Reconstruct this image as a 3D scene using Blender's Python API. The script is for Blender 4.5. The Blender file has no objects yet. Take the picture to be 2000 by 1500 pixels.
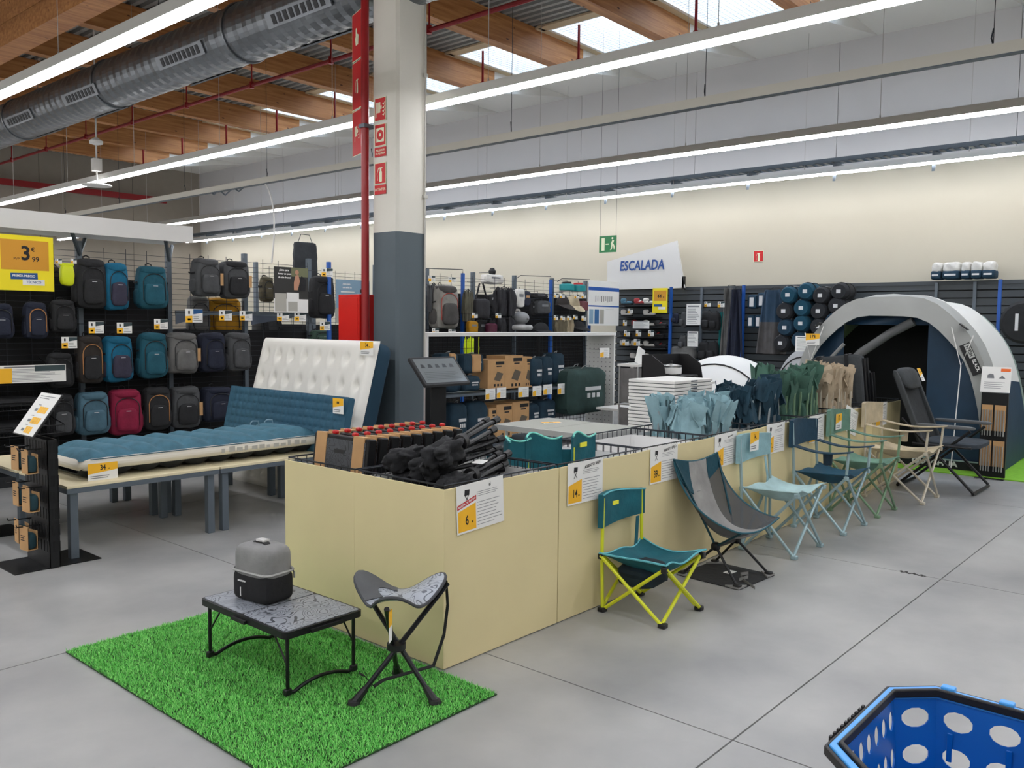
import bpy, math, random
from mathutils import Vector, Matrix, noise
rnd = random.Random(7)
PI = math.pi
sc = bpy.context.scene
COL = sc.collection
# ---------------------------------------------------------------- camera
F_PX = 1680.0
CAM_H = 1.5
RW = ((0.6561763, 0.0457381, -0.75322021), (-0.75453392, 0.05371835, -0.65405879), (0.01054634, 0.99750808, 0.06975965))
cd = bpy.data.cameras.new('camera'); cam = bpy.data.objects.new('camera', cd); COL.objects.link(cam)
cd.sensor_fit = 'HORIZONTAL'; cd.sensor_width = 36.0; cd.lens = F_PX / 2000 * 36; cd.clip_start = 0.05; cd.clip_end = 200
cam.matrix_world = Matrix.Translation((0, 0, CAM_H)) @ Matrix(RW).to_4x4()
sc.camera = cam
# ---------------------------------------------------------------- world, view
w = bpy.data.worlds.new('sky'); sc.world = w; w.use_nodes = True
bg = w.node_tree.nodes['Background']; bg.inputs[0].default_value = (0.62, 0.78, 1.0, 1); bg.inputs[1].default_value = 8.0
sc.view_settings.view_transform = 'Standard'; sc.view_settings.look = 'None'
sc.view_settings.gamma = 1; sc.view_settings.use_curve_mapping = False
sc.view_settings.exposure = 0.0
LAMP = 28.5

def P(px, py, z=None, X=None, Y=None):
    """photo pixel -> point on the plane z=, X= or Y= (where the thing touches)"""
    c = ((px - 1000) / F_PX, -(py - 750) / F_PX, -1.0)
    r = [sum(RW[i][k] * c[k] for k in range(3)) for i in range(3)]
    t = (z - CAM_H) / r[2] if z is not None else (X / r[0] if X is not None else Y / r[1])
    return Vector((r[0] * t, r[1] * t, CAM_H + r[2] * t))

# ---------------------------------------------------------------- materials
def lin(c):
    return tuple(((v / 255) / 12.92 if v / 255 <= 0.04045 else ((v / 255 + 0.055) / 1.055) ** 2.4) for v in c) + (1.0,)
MATS = {}
def mat(name, col, rough=0.6, metal=0.0, var=0.0, vscale=6.0, bump=0.0, bscale=80.0, emit=0.0, alpha=1.0, stretch=None, coat=0.0, col2=None, trans=0.0):
    if name in MATS: return MATS[name]
    m = bpy.data.materials.new(name); m.use_nodes = True; nt = m.node_tree; N = nt.nodes; L = nt.links
    b = N['Principled BSDF']
    c = lin(col); b.inputs['Base Color'].default_value = c
    b.inputs['Roughness'].default_value = rough; b.inputs['Metallic'].default_value = metal
    if coat: b.inputs['Coat Weight'].default_value = coat
    if alpha < 1: b.inputs['Alpha'].default_value = alpha
    if trans: b.inputs['Transmission Weight'].default_value = trans
    if emit:
        b.inputs['Emission Color'].default_value = c; b.inputs['Emission Strength'].default_value = emit
    if var or bump:
        tc = N.new('ShaderNodeTexCoord'); src = tc.outputs['Object']
        if stretch:
            mp = N.new('ShaderNodeMapping'); mp.inputs['Scale'].default_value = stretch; L.new(src, mp.inputs[0]); src = mp.outputs[0]
        if var:
            n = N.new('ShaderNodeTexNoise'); n.inputs['Scale'].default_value = vscale; n.inputs['Detail'].default_value = 5
            L.new(src, n.inputs['Vector'])
            r = N.new('ShaderNodeValToRGB'); r.color_ramp.elements[0].position = 0.3; r.color_ramp.elements[1].position = 0.72
            lo = tuple(max(0, x * (1 - var)) for x in c[:3]) + (1,)
            hi = lin(col2) if col2 else tuple(min(1, x * (1 + var)) for x in c[:3]) + (1,)
            r.color_ramp.elements[0].color = lo; r.color_ramp.elements[1].color = hi
            L.new(n.outputs['Fac'], r.inputs[0]); L.new(r.outputs[0], b.inputs['Base Color'])
        if bump:
            n2 = N.new('ShaderNodeTexNoise'); n2.inputs['Scale'].default_value = bscale; n2.inputs['Detail'].default_value = 3
            L.new(src, n2.inputs['Vector'])
            bp = N.new('ShaderNodeBump'); bp.inputs['Strength'].default_value = bump; bp.inputs['Distance'].default_value = 0.01
            L.new(n2.outputs['Fac'], bp.inputs['Height']); L.new(bp.outputs[0], b.inputs['Normal'])
    MATS[name] = m
    return m
def fabric(name, col, var=0.22, rough=0.85):
    return mat('fabric_' + name, col, rough, var=var, vscale=7, bump=0.35, bscale=28)
def topo(name, base, line):
    """printed contour-line pattern"""
    if name in MATS: return MATS[name]
    m = bpy.data.materials.new(name); m.use_nodes = True; nt = m.node_tree; N = nt.nodes; L = nt.links
    b = N['Principled BSDF']; b.inputs['Roughness'].default_value = 0.38
    tc = N.new('ShaderNodeTexCoord'); n = N.new('ShaderNodeTexNoise'); n.inputs['Scale'].default_value = 8.0; n.inputs['Detail'].default_value = 2.0
    n.inputs['Distortion'].default_value = 0.6; L.new(tc.outputs['Object'], n.inputs['Vector'])
    a = N.new('ShaderNodeMath'); a.operation = 'MULTIPLY'; a.inputs[1].default_value = 18; L.new(n.outputs['Fac'], a.inputs[0])
    f = N.new('ShaderNodeMath'); f.operation = 'FRACT'; L.new(a.outputs[0], f.inputs[0])
    g = N.new('ShaderNodeMath'); g.operation = 'LESS_THAN'; g.inputs[1].default_value = 0.24; L.new(f.outputs[0], g.inputs[0])
    mx = N.new('ShaderNodeMix'); mx.data_type = 'RGBA'; mx.inputs[6].default_value = lin(base); mx.inputs[7].default_value = lin(line)
    L.new(g.outputs[0], mx.inputs[0]); L.new(mx.outputs[2], b.inputs['Base Color'])
    MATS[name] = m
    return m
def wood_mat():
    m = bpy.data.materials.new('glulam'); m.use_nodes = True; nt = m.node_tree; N = nt.nodes; L = nt.links
    b = N['Principled BSDF']; b.inputs['Roughness'].default_value = 0.55
    tc = N.new('ShaderNodeTexCoord'); mp = N.new('ShaderNodeMapping'); mp.inputs['Scale'].default_value = (0.5, 6, 9); L.new(tc.outputs['Object'], mp.inputs[0])
    n = N.new('ShaderNodeTexNoise'); n.inputs['Scale'].default_value = 3; n.inputs['Detail'].default_value = 6; L.new(mp.outputs[0], n.inputs[0])
    r = N.new('ShaderNodeValToRGB'); r.color_ramp.elements[0].color = lin((150, 92, 46)); r.color_ramp.elements[1].color = lin((192, 136, 80))
    r.color_ramp.elements[0].position = 0.3; r.color_ramp.elements[1].position = 0.7; L.new(n.outputs[0], r.inputs[0])
    v = N.new('ShaderNodeTexVoronoi'); v.inputs['Scale'].default_value = 3.2
    mp2 = N.new('ShaderNodeMapping'); mp2.inputs['Scale'].default_value = (1, 2.2, 2.2); L.new(tc.outputs['Object'], mp2.inputs[0]); L.new(mp2.outputs[0], v.inputs[0])
    k = N.new('ShaderNodeMath'); k.operation = 'LESS_THAN'; k.inputs[1].default_value = 0.09; L.new(v.outputs['Distance'], k.inputs[0])
    mx = N.new('ShaderNodeMix'); mx.data_type = 'RGBA'; mx.inputs[7].default_value = lin((92, 52, 26)); L.new(r.outputs[0], mx.inputs[6]); L.new(k.outputs[0], mx.inputs[0])
    L.new(mx.outputs[2], b.inputs['Base Color'])
    return m
WHITE = mat('white_paint', (232, 231, 226), 0.5)
PAPER = mat('white_paper', (236, 236, 232), 0.7)
YEL = mat('price_yellow', (246, 186, 36), 0.6)
INK = mat('black_ink', (28, 28, 30), 0.7)
GREYINK = mat('grey_ink', (120, 122, 125), 0.7)
BLACKM = mat('black_metal', (22, 23, 25), 0.42, 0.3)
BLACKP = mat('black_plastic', (20, 20, 22), 0.5)
GREYM = mat('grey_metal', (98, 108, 116), 0.45, 0.35)
WIREM = mat('dark_wire', (52, 56, 62), 0.4, 0.6)
KRAFT = mat('kraft_card', (193, 152, 104), 0.8, var=0.08, vscale=9)
RED = mat('red_paint', (190, 22, 24), 0.35)
BLUEP = mat('blue_post', (22, 84, 168), 0.45)
CREAM = mat('cream_laminate', (226, 214, 178), 0.55, var=0.04, vscale=3)

# ---------------------------------------------------------------- mesh helpers
class MB:
    def __init__(s): s.v = []; s.f = []; s.m = []; s.k = 0
    def add(s, vs, fs, M=None):
        o = len(s.v)
        s.v += [tuple(M @ Vector(p)) for p in vs] if M is not None else [tuple(p) for p in vs]
        s.f += [tuple(i + o for i in f) for f in fs]; s.m += [s.k] * len(fs)
        return s
    def bx(s, x0, x1, y0, y1, z0, z1, M=None):
        return s.add([(x0, y0, z0), (x1, y0, z0), (x1, y1, z0), (x0, y1, z0), (x0, y0, z1), (x1, y0, z1), (x1, y1, z1), (x0, y1, z1)],
                     [(0, 3, 2, 1), (4, 5, 6, 7), (0, 1, 5, 4), (1, 2, 6, 5), (2, 3, 7, 6), (3, 0, 4, 7)], M)
    def box(s, c, d, M=None):
        return s.bx(c[0] - d[0] / 2, c[0] + d[0] / 2, c[1] - d[1] / 2, c[1] + d[1] / 2, c[2] - d[2] / 2, c[2] + d[2] / 2, M)
    def quad(s, a, b, c, d): return s.add([a, b, c, d], [(0, 1, 2, 3)])
    def tube(s, pts, r, n=8, closed=False, M=None):
        pts = [Vector(p) for p in pts]; k = len(pts)
        rr = r if isinstance(r, (list, tuple)) else [r] * k
        tg = []
        for i in range(k):
            a = pts[(i - 1) % k] if (closed or i > 0) else pts[i]; b = pts[(i + 1) % k] if (closed or i < k - 1) else pts[i]
            t = b - a
            tg.append(t.normalized() if t.length > 1e-9 else Vector((0, 0, 1)))
        u = tg[0].orthogonal().normalized(); vs = []
        for i in range(k):
            u = u - tg[i] * u.dot(tg[i]); u = u.normalized() if u.length > 1e-6 else tg[i].orthogonal().normalized()
            q = tg[i].cross(u)
            for j in range(n):
                a = 2 * PI * j / n; vs.append(pts[i] + (u * math.cos(a) + q * math.sin(a)) * rr[i])
        fs = []
        for i in range(k if closed else k - 1):
            for j in range(n):
                a = i * n + j; b = i * n + (j + 1) % n; c = ((i + 1) % k) * n + (j + 1) % n; d = ((i + 1) % k) * n + j
                fs.append((a, b, c, d))
        if not closed: fs += [tuple(range(n - 1, -1, -1)), tuple((k - 1) * n + j for j in range(n))]
        return s.add(vs, fs, M)
    def strap(s, pts, w, t, side, M=None):
        """flat webbing along pts; side = direction of its width"""
        pts = [Vector(p) for p in pts]; sd = Vector(side).normalized(); vs = []; k = len(pts)
        for i in range(k):
            tg = (pts[min(i + 1, k - 1)] - pts[max(i - 1, 0)]).normalized()
            nn = tg.cross(sd); nn = nn.normalized() if nn.length > 1e-6 else Vector((0, 0, 1))
            for a, b in ((-1, -1), (1, -1), (1, 1), (-1, 1)): vs.append(pts[i] + sd * a * w / 2 + nn * b * t / 2)
        fs = [(0, 1, 2, 3), tuple((k - 1) * 4 + j for j in (3, 2, 1, 0))]
        for i in range(k - 1):
            for j in range(4): fs.append((i * 4 + j, (i + 1) * 4 + j, (i + 1) * 4 + (j + 1) % 4, i * 4 + (j + 1) % 4))
        return s.add(vs, fs, M)
    def lathe(s, prof, n=20, M=None):
        vs = []; fs = []; k = len(prof)
        for r, z in prof:
            for j in range(n): a = 2 * PI * j / n; vs.append((r * math.cos(a), r * math.sin(a), z))
        for i in range(k - 1):
            for j in range(n): fs.append((i * n + j, i * n + (j + 1) % n, (i + 1) * n + (j + 1) % n, (i + 1) * n + j))
        fs += [tuple(range(n - 1, -1, -1)), tuple((k - 1) * n + j for j in range(n))]
        return s.add(vs, fs, M)
    def prism(s, poly, z0, z1, M=None):
        k = len(poly); vs = [(x, y, z0) for x, y in poly] + [(x, y, z1) for x, y in poly]
        fs = [tuple(range(k - 1, -1, -1)), tuple(range(k, 2 * k))] + [(i, (i + 1) % k, k + (i + 1) % k, k + i) for i in range(k)]
        return s.add(vs, fs, M)
    def sheet(s, fn, nu, nv, th=0.0, cu=False, M=None):
        """grid surface fn(u,v); th > 0 gives it a back side offset along the normal"""
        g = [[Vector(fn(i / nu, j / nv)) for j in range(nv + 1)] for i in range(nu + (0 if cu else 1))]
        W = nv + 1; R_ = len(g); vs = [p for row in g for p in row]; fs = []
        for i in range(nu):
            for j in range(nv): a = i * W + j; b = ((i + 1) % R_) * W + j; fs.append((a, b, b + 1, a + 1))
        if th:
            o = len(vs); nr = [Vector((0, 0, 0)) for _ in vs]
            for f in fs:
                n = (vs[f[1]] - vs[f[0]]).cross(vs[f[3]] - vs[f[0]])
                for i in f: nr[i] += n
            vs = vs + [p - n.normalized() * th if n.length > 0 else p for p, n in zip(vs, nr)]
            q = list(fs); fs = q + [tuple(i + o for i in reversed(f)) for f in q]
            for j in range(nv):
                if not cu:
                    fs.append((j + 1, j, j + o, j + 1 + o)[::-1]); a = (R_ - 1) * W + j; fs.append((a, a + 1, a + 1 + o, a + o)[::-1])
            for i in range(nu):
                a = i * W; b = ((i + 1) % R_) * W; fs.append((a, b, b + o, a + o)[::-1]); a += nv; b += nv; fs.append((b, a, a + o, b + o)[::-1])
        return s.add(vs, fs, M)
    def soft(s, c, d, k=0.4, n=6, jit=0.0, seed=0, taper=0.0, M=None):
        """puffy rounded box, centre c, size d; k=0 box .. 1 ellipsoid; taper narrows the top"""
        rr = random.Random(seed); ids = {}; vs = []; fs = []
        ph = [rr.uniform(0, 6.28) for _ in range(6)]
        def vid(p):
            key = tuple(round(x, 4) for x in p)
            if key not in ids:
                q = Vector(p); pw_ = max(2.0, 1.6 / k); l = (abs(q.x) ** pw_ + abs(q.y) ** pw_ + abs(q.z) ** pw_) ** (1 / pw_); r = q / l
                w_ = 1 - taper * (r.z * 0.5 + 0.5)
                x = Vector((r.x * w_ * d[0] / 2, r.y * w_ * d[1] / 2, r.z * d[2] / 2))
                if jit: x *= 1 + jit * (math.sin(3.1 * p[0] + ph[0] + 2 * p[2]) * math.cos(2.7 * p[2] + ph[1]) + 0.5 * math.sin(7 * p[2] + ph[2] + 4 * p[0]) + 0.4 * math.sin(9 * p[1] + 6 * p[0] + ph[3]))
                ids[key] = len(vs); vs.append(x + Vector(c))
            return ids[key]
        for ax in range(3):
            for sg in (-1, 1):
                for i in range(n):
                    for j in range(n):
                        co = []
                        for a, b in ((i, j), (i + 1, j), (i + 1, j + 1), (i, j + 1)):
                            p = [0, 0, 0]; p[ax] = sg; p[(ax + 1) % 3] = 2 * a / n - 1; p[(ax + 2) % 3] = 2 * b / n - 1; co.append(vid(p))
                        fs.append(tuple(co) if sg > 0 else tuple(reversed(co)))
        return s.add(vs, fs, M)
    def crumple(s, c, d, seed, amp=.3, freq=2.2, k=.35, n=11, M=None, pl=0.0):
        """crumpled cloth lump: rounded box pushed about by folded noise"""
        q = MB(); q.soft((0, 0, 0), (2, 2, 2), k, n); o = Vector((seed * 3.7, seed * 1.3, seed * 2.1))
        vs = []
        for p in q.v:
            p = Vector(p); e = noise.noise(p * freq * .6 + o) * .9 + (.5 - abs(noise.noise(p * freq + o * 2)) * 2.2) * .8 + (.3 - abs(noise.noise(p * freq * 2.3 + o))) * .5
            if pl: g = pl * (abs(math.sin(2.5 * math.atan2(p.y, p.x) + seed + .7 * p.z)) - .6); p = Vector((p.x * (1 + g), p.y * (1 + g), p.z * (1 + g * .35)))
            r = p * (1 + amp * e) + Vector((noise.noise(p + o), noise.noise(p * 1.1 - o), 0)) * amp * .6
            vs.append((c[0] + r.x * d[0] / 2, c[1] + r.y * d[1] / 2, c[2] + r.z * d[2] / 2))
        return s.add(vs, q.f, M)
    def mesh(s, name):
        me = bpy.data.meshes.new(name); me.from_pydata(s.v, [], s.f); me.validate(); return me
    def build(s, name, mt, parent=None, smooth=None, bevel=0.0, loc=None, rot=None, ang=40):
        me = s.mesh(name)
        for m_ in (mt if isinstance(mt, (list, tuple)) else [mt]): me.materials.append(m_)
        if len(me.polygons) == len(s.m): me.polygons.foreach_set('material_index', s.m)
        if smooth is not False:
            me.polygons.foreach_set('use_smooth', [True] * len(me.polygons)); me.set_sharp_from_angle(angle=math.radians(ang))
        o = bpy.data.objects.new(name, me); COL.objects.link(o)
        if name in STUFFY: o['kind'] = 'stuff'
        if parent is not None: o.parent = parent
        if loc is not None: o.location = loc
        if rot is not None: o.rotation_euler = rot
        if bevel:
            b = o.modifiers.new('bevel', 'BEVEL'); b.width = bevel; b.segments = 2; b.limit_method = 'ANGLE'
        return o
STUFFY = ('printed_text', 'printed_picture', 'perforation', 'slot', 'safety_mesh', 'wire_grid', 'back_grid', 'screen_content', 'printed_logo', 'printed_tools', 'wire_frame', 'price_block')
def tag(o, label, cat, group=None, kind=None):
    o['label'] = label; o['category'] = cat
    if group: o['group'] = group
    if kind: o['kind'] = kind
    return o
def struct(o, label=None):
    o['kind'] = 'structure'
    if label: o['label'] = label
    return o
def thing(name, label, cat, loc=(0, 0, 0), rz=0.0, group=None):
    o = bpy.data.objects.new(name, None); COL.objects.link(o); o.location = loc; o.rotation_euler = (0, 0, rz); o.empty_display_size = 0.1
    return tag(o, label, cat, group)
def copy_tree(o, parent=None, loc=None, rz=None, label=None, kids=None):
    c = o.copy(); COL.objects.link(c); c.parent = parent
    if loc is not None: c.location = loc
    if rz is not None: c.rotation_euler = (0, 0, rz)
    if label: c['label'] = label
    for ch in (KIDS.get(o) or [x for x in bpy.data.objects if x.parent == o]): copy_tree(ch, c)
    return c
KIDS = {}
FONT = None
def text_mesh(txt, size, bold=0.0, shear=0.0):
    cu = bpy.data.curves.new('lettering', 'FONT'); cu.body = txt; cu.size = size; cu.align_x = 'CENTER'; cu.align_y = 'CENTER'; cu.offset = bold; cu.shear = shear
    cu.resolution_u = 3
    ob = bpy.data.objects.new('lettering', cu); COL.objects.link(ob)
    dg = bpy.context.evaluated_depsgraph_get(); me = bpy.data.meshes.new_from_object(ob.evaluated_get(dg))
    bpy.data.objects.remove(ob); bpy.data.curves.remove(cu)
    return me
def lettering(txt, size, mt, parent, M, bold=0.0, shear=0.0, sx=1.0, name='lettering'):
    """flat printed words; M places the text plane (x right, y up, z out)"""
    me = text_mesh(txt, size, bold, shear); me.materials.clear(); me.materials.append(mt)
    o = bpy.data.objects.new(name, me); COL.objects.link(o); o.parent = parent; o.matrix_local = M @ Matrix.Diagonal((sx, 1, 1, 1))
    return o
def frame(o, right, up, out=None):
    """matrix with x=right, y=up, z=right x up at o"""
    r = Vector(right).normalized(); u = Vector(up).normalized(); n = r.cross(u)
    return Matrix(((r.x, u.x, n.x, o[0]), (r.y, u.y, n.y, o[1]), (r.z, u.z, n.z, o[2]), (0, 0, 0, 1)))
FACE_NY = lambda o: frame(o, (1, 0, 0), (0, 0, 1))          # sign that faces -Y
FACE_NX = lambda o: frame(o, (0, -1, 0), (0, 0, 1))         # sign that faces -X
def arc(c, r, a0, a1, n=8, ax='xz'):
    out = []
    for i in range(n + 1):
        a = a0 + (a1 - a0) * i / n; u, v = r * math.cos(a), r * math.sin(a)
        out.append((c[0] + u, c[1], c[2] + v) if ax == 'xz' else ((c[0], c[1] + u, c[2] + v) if ax == 'yz' else (c[0] + u, c[1] + v, c[2])))
    return out
def bez(a, b, c, n=10):
    a, b, c = Vector(a), Vector(b), Vector(c)
    return [a * (1 - t) ** 2 + b * 2 * t * (1 - t) + c * t * t for t in [i / n for i in range(n + 1)]]
# ================================================================ SETTING
WX, FY, DECK = 13.2, 23.6, 5.78
X0, Y0 = -7.0, -7.0
conc = mat('concrete', (156, 157, 157), 0.34, var=0.24, vscale=1.3, bump=0.03, bscale=30, col2=(178, 178, 175))
def concrete():
    nt = conc.node_tree; N = nt.nodes; L = nt.links; b = N['Principled BSDF']
    tc = N.new('ShaderNodeTexCoord'); n = N.new('ShaderNodeTexNoise'); n.inputs['Scale'].default_value = 2.2; n.inputs['Detail'].default_value = 8; n.inputs['Roughness'].default_value = 0.65
    L.new(tc.outputs['Object'], n.inputs['Vector'])
    r = N.new('ShaderNodeMapRange'); r.inputs['To Min'].default_value = 0.22; r.inputs['To Max'].default_value = 0.5; L.new(n.outputs['Fac'], r.inputs[0]); L.new(r.outputs[0], b.inputs['Roughness'])
concrete()
b = MB(); b.bx(X0, WX, Y0, FY, -0.12, -0.012); floor = struct(b.build('floor', mat('joint_filler', (136, 135, 130), 0.8), smooth=False), 'smooth grey concrete floor')
xs = [X0] + [2.82 + 2.7 * k for k in range(-3, 4)] + [WX]; ys = [Y0] + [1.37 + 2.62 * k for k in range(-3, 9)] + [FY]
for i in range(len(xs) - 1):
    for j in range(len(ys) - 1):
        g = 0.0035; b = MB(); b.bx(xs[i] + g, xs[i + 1] - g, ys[j] + g, ys[j + 1] - g, -0.02, 0.0); b.build('floor_slab', conc, floor, smooth=False)
# crack with chipped edge along one joint
b = MB()
for i in range(14):
    x = 5.522 + rnd.uniform(-.012, .012); y = 1.46 + i * 0.011
    b.prism([(x + rnd.uniform(.006, .02) * math.cos(a), y + rnd.uniform(.006, .014) * math.sin(a)) for a in (0, 1.2, 2.4, 3.6, 4.9)], 0.0, 0.0015)
b.build('floor_chip', mat('dark_chip', (60, 58, 55), 0.9), floor, smooth=False)
# walls
wallb = mat('wall_beige', (196, 190, 172), 0.75, var=0.03, vscale=0.7)
wallg = mat('wall_panel_grey', (205, 204, 204), 0.6, var=0.02, vscale=0.5)
farm = mat('wall_far', (150, 142, 130), 0.8, var=0.03)  # darker than the beige walls as unlit; the shade is in its colour
ZB = P(1400, 366, X=WX).z
b = MB(); b.bx(WX, WX + .2, Y0, FY, 0, ZB); wr = struct(b.build('wall_back', wallb, smooth=False), 'plain beige painted wall behind the climbing aisle')
y = Y0; i = 0
while y < FY - 0.1:
    b = MB(); b.bx(WX - .012, WX + .2, y + .004, min(y + 2.4, FY) - .004, ZB + .004, DECK + .3); b.build('wall_panel', wallg, wr, smooth=False); y += 2.4
b = MB(); b.bx(X0, WX, FY, FY + .2, 0, DECK + .3); wf = struct(b.build('wall_far', farm, smooth=False), 'dim brown-grey end wall beyond the aisles')
for x in (4.0, 6.4, 8.8, 11.2): b = MB(); b.bx(x - .004, x + .004, FY - .006, FY, 0, DECK); b.build('wall_seam', mat('seam_dark', (88, 84, 78), .8), wf, smooth=False)
b = MB(); b.bx(X0 - .2, X0, Y0, FY, 0, DECK + .3); struct(b.build('wall_left', wallb, smooth=False), 'store wall beyond the left aisles')
b = MB(); b.bx(X0, WX, Y0 - .2, Y0, 0, DECK + .3); struct(b.build('wall_front', wallb, smooth=False), 'store wall behind the viewer')
# ceiling: corrugated deck with ribs along Y, skylight bays left open
deckm = mat('steel_deck', (150, 151, 148), 0.5, 0.3)
BEAMS = [4.54 + 1.855 * k for k in range(-6, 10)]
SX0, SX1 = 10.02, 11.55
def deck_strip(b, xa, xb, ya, yb):
    n = max(1, round((xb - xa) / 0.15)); p = (xb - xa) / n
    prof = []
    for k in range(n): x = xa + k * p; prof += [(x, DECK), (x + p * .42, DECK), (x + p * .5, DECK + .05), (x + p * .92, DECK + .05)]
    prof.append((xb, DECK))
    o = len(b.v)
    for x, z in prof: b.v += [(x, ya, z), (x, yb, z)]
    for k in range(len(prof) - 1): b.f.append((o + 2 * k, o + 2 * k + 1, o + 2 * k + 3, o + 2 * k + 2)); b.m.append(0)
SKY = []
for i in range(len(BEAMS) - 1): SKY.append((BEAMS[i] + 0.42, BEAMS[i + 1] - 0.24))
b = MB(); deck_strip(b, X0, SX0, Y0, FY)
yy = [Y0] + [v for s in SKY for v in s] + [FY]
for k in range(0, len(yy), 2): deck_strip(b, SX0, SX1, yy[k], yy[k + 1])
b.bx(X0, SX0 - .06, Y0, FY, DECK + .12, DECK + .16); b.bx(SX1 + .06, WX, Y0, FY, DECK + .12, DECK + .16)
for k in range(0, len(yy), 2): b.bx(SX0 - .06, SX1 + .06, yy[k] + (.06 if k else 0), yy[k + 1] - .06, DECK + .12, DECK + .16)
struct(b.build('ceiling', deckm, smooth=False), 'corrugated metal roof deck between timber beams')
b = MB(); b.bx(SX1, WX, Y0, FY, DECK - .02, DECK + .0); struct(b.build('trim_1', WHITE, smooth=False), 'white soffit strip along the back wall')
woodm = wood_mat()
stubm = mat('stub_white', (226, 225, 220), 0.5)
for y in BEAMS:
    e = bpy.data.objects.new('roof_beam', None); COL.objects.link(e); e.location = (0, y, 0); struct(e, 'glued timber roof beam under the metal deck')
    b = MB(); b.bx(4.4, 11.0, -.09, .09, 5.38, DECK); b.build('timber', woodm, e, smooth=False)
    b = MB(); b.prism([(11.0, 5.4), (13.2, DECK - .02), (11.0, DECK - .02)], -.085, .085, Matrix(((1, 0, 0, 0), (0, 0, 1, 0), (0, 1, 0, 0), (0, 0, 0, 1)))); b.build('steel_haunch', stubm, e, smooth=False)
    b = MB(); b.bx(10.92, 11.02, -.1, .1, 5.34, 5.46); b.build('bearing_shoe', stubm, e, smooth=False)
b = MB()
for k in range(4): b.bx(4.12, 4.4, Y0, FY, 4.9 + k * .27, 4.9 + k * .27 + .265)
g = b.build('main_girder', woodm, smooth=False); struct(g, 'deep glued timber girder crossing above the left light row')
# skylights
glassm = mat('skylight_glass', (235, 244, 255), 0.15, alpha=0.12)
curbm = mat('curb_white', (236, 234, 228), 0.6)
for i, (a, c) in enumerate(SKY):
    e = bpy.data.objects.new('window_%d' % (i + 1), None); COL.objects.link(e); struct(e, 'roof skylight with safety mesh')
    b = MB()
    b.bx(SX0 - .05, SX0, a - .05, c + .05, DECK - .02, DECK + .5); b.bx(SX1, SX1 + .05, a - .05, c + .05, DECK - .02, DECK + .5)
    b.bx(SX0, SX1, a - .05, a, DECK - .02, DECK + .5); b.bx(SX0, SX1, c, c + .05, DECK - .02, DECK + .5); b.build('curb', curbm, e, smooth=False)
    b = MB()
    for k in range(1, 18): x = SX0 + (SX1 - SX0) * k / 18; b.tube([(x, a, DECK + .02), (x, c, DECK + .02)], .0022, 4)
    for k in range(1, 15): y = a + (c - a) * k / 15; b.tube([(SX0, y, DECK + .024), (SX1, y, DECK + .024)], .0022, 4)
    b.build('safety_mesh', mat('mesh_wire', (150, 150, 150), .5, .5), e)
    b = MB(); b.bx(SX0 - .05, SX1 + .05, a - .05, c + .05, DECK + .5, DECK + .51); b.build('pane', glassm, e, smooth=False)
    b = MB(); ym = (a + c) / 2; b.bx(SX0, SX1, ym - .02, ym + .02, DECK + .44, DECK + .5); b.bx(SX0 + .7, SX0 + .74, a, c, DECK + .44, DECK + .5); b.build('glazing_bar', GREYM, e, smooth=False)
    b = MB(); b.bx(SX0 - .22, SX0 - .05, a - .1, c + .1, DECK - .03, DECK); b.bx(SX0 - .2, SX1, c + .05, c + .16, DECK - .03, DECK); b.build('timber_lining', mat('lining', (204, 184, 150), .7), e, smooth=False)
# ---------------------------------------------------------------- light rows
emit = mat("led_diffuser", (250, 250, 255), 0.5, emit=LAMP)
hous = mat('luminaire_white', (214, 213, 208), 0.5)
def light_row(x, z, label, y0=Y0 + .6, y1=FY - .5, tray=False, gap=None):
    t = thing('linear_light', label, 'light', (x, 0, z), group='rows of linear ceiling lights')
    b = MB(); b.bx(-.05, .05, y0, y1, .012, .09); b.build('housing', hous, t, smooth=False)
    y = y0
    while y < y1 - .2:
        e = min(y + 2.25, y1); b = MB(); b.bx(-.042, .042, y + .006, e - .006, -.012, .011); b.build('diffuser', emit, t, smooth=False); y = e
    y = y0 + .6
    while y < y1:
        b = MB(); b.tube([(0, y, .09), (0, y, DECK - z)], .003, 5); b.tube([(0, y, .085), (0, y, .13)], .008, 6); b.build('suspension_wire', mat('wire_light', (190, 188, 184), .4, .6), t); y += 2.2
    if tray:
        b = MB(); b.bx(-.02, -.016, y0, y1, .16, .22); b.bx(.2, .204, y0, y1, .16, .22)
        k = y0
        while k < y1: b.bx(-.02, .204, k, k + .05, .16, .165); k += .12
        b.build('cable_tray', GREYM, t, smooth=False)
        k = y0 + .5
        while k < y1: b = MB(); b.bx(0, .66, k, k + .04, .1, .16); b.prism([(0, -.11), (.09, .1), (0, .1)], k, k + .04, Matrix(((1, 0, 0, 0), (0, 0, 1, 0), (0, 1, 0, 0), (0, 0, 0, 1)))); b.build('wall_bracket', GREYM, t, smooth=False); k += 1.33
    return t
light_row(-5.3, 3.5, 'row of white linear lights farthest from the back wall')
light_row(-2.55, 3.5, 'second row of white linear lights counted from the left store wall')
light_row(0.2, 3.5, 'row of white linear lights above the walkway beside the bench tables')
light_row(2.93, 3.5, 'row of white linear lights passing below the deep timber girder')
light_row(5.63, 3.5, 'row of white linear lights running behind the square column')
light_row(9.04, 3.5, 'row of white linear lights between the bare trunking and the wall row')
light_row(12.5, P(1400, 363, X=12.5).z, 'row of lights with perforated cable tray bracketed near the back wall', tray=True)
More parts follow.
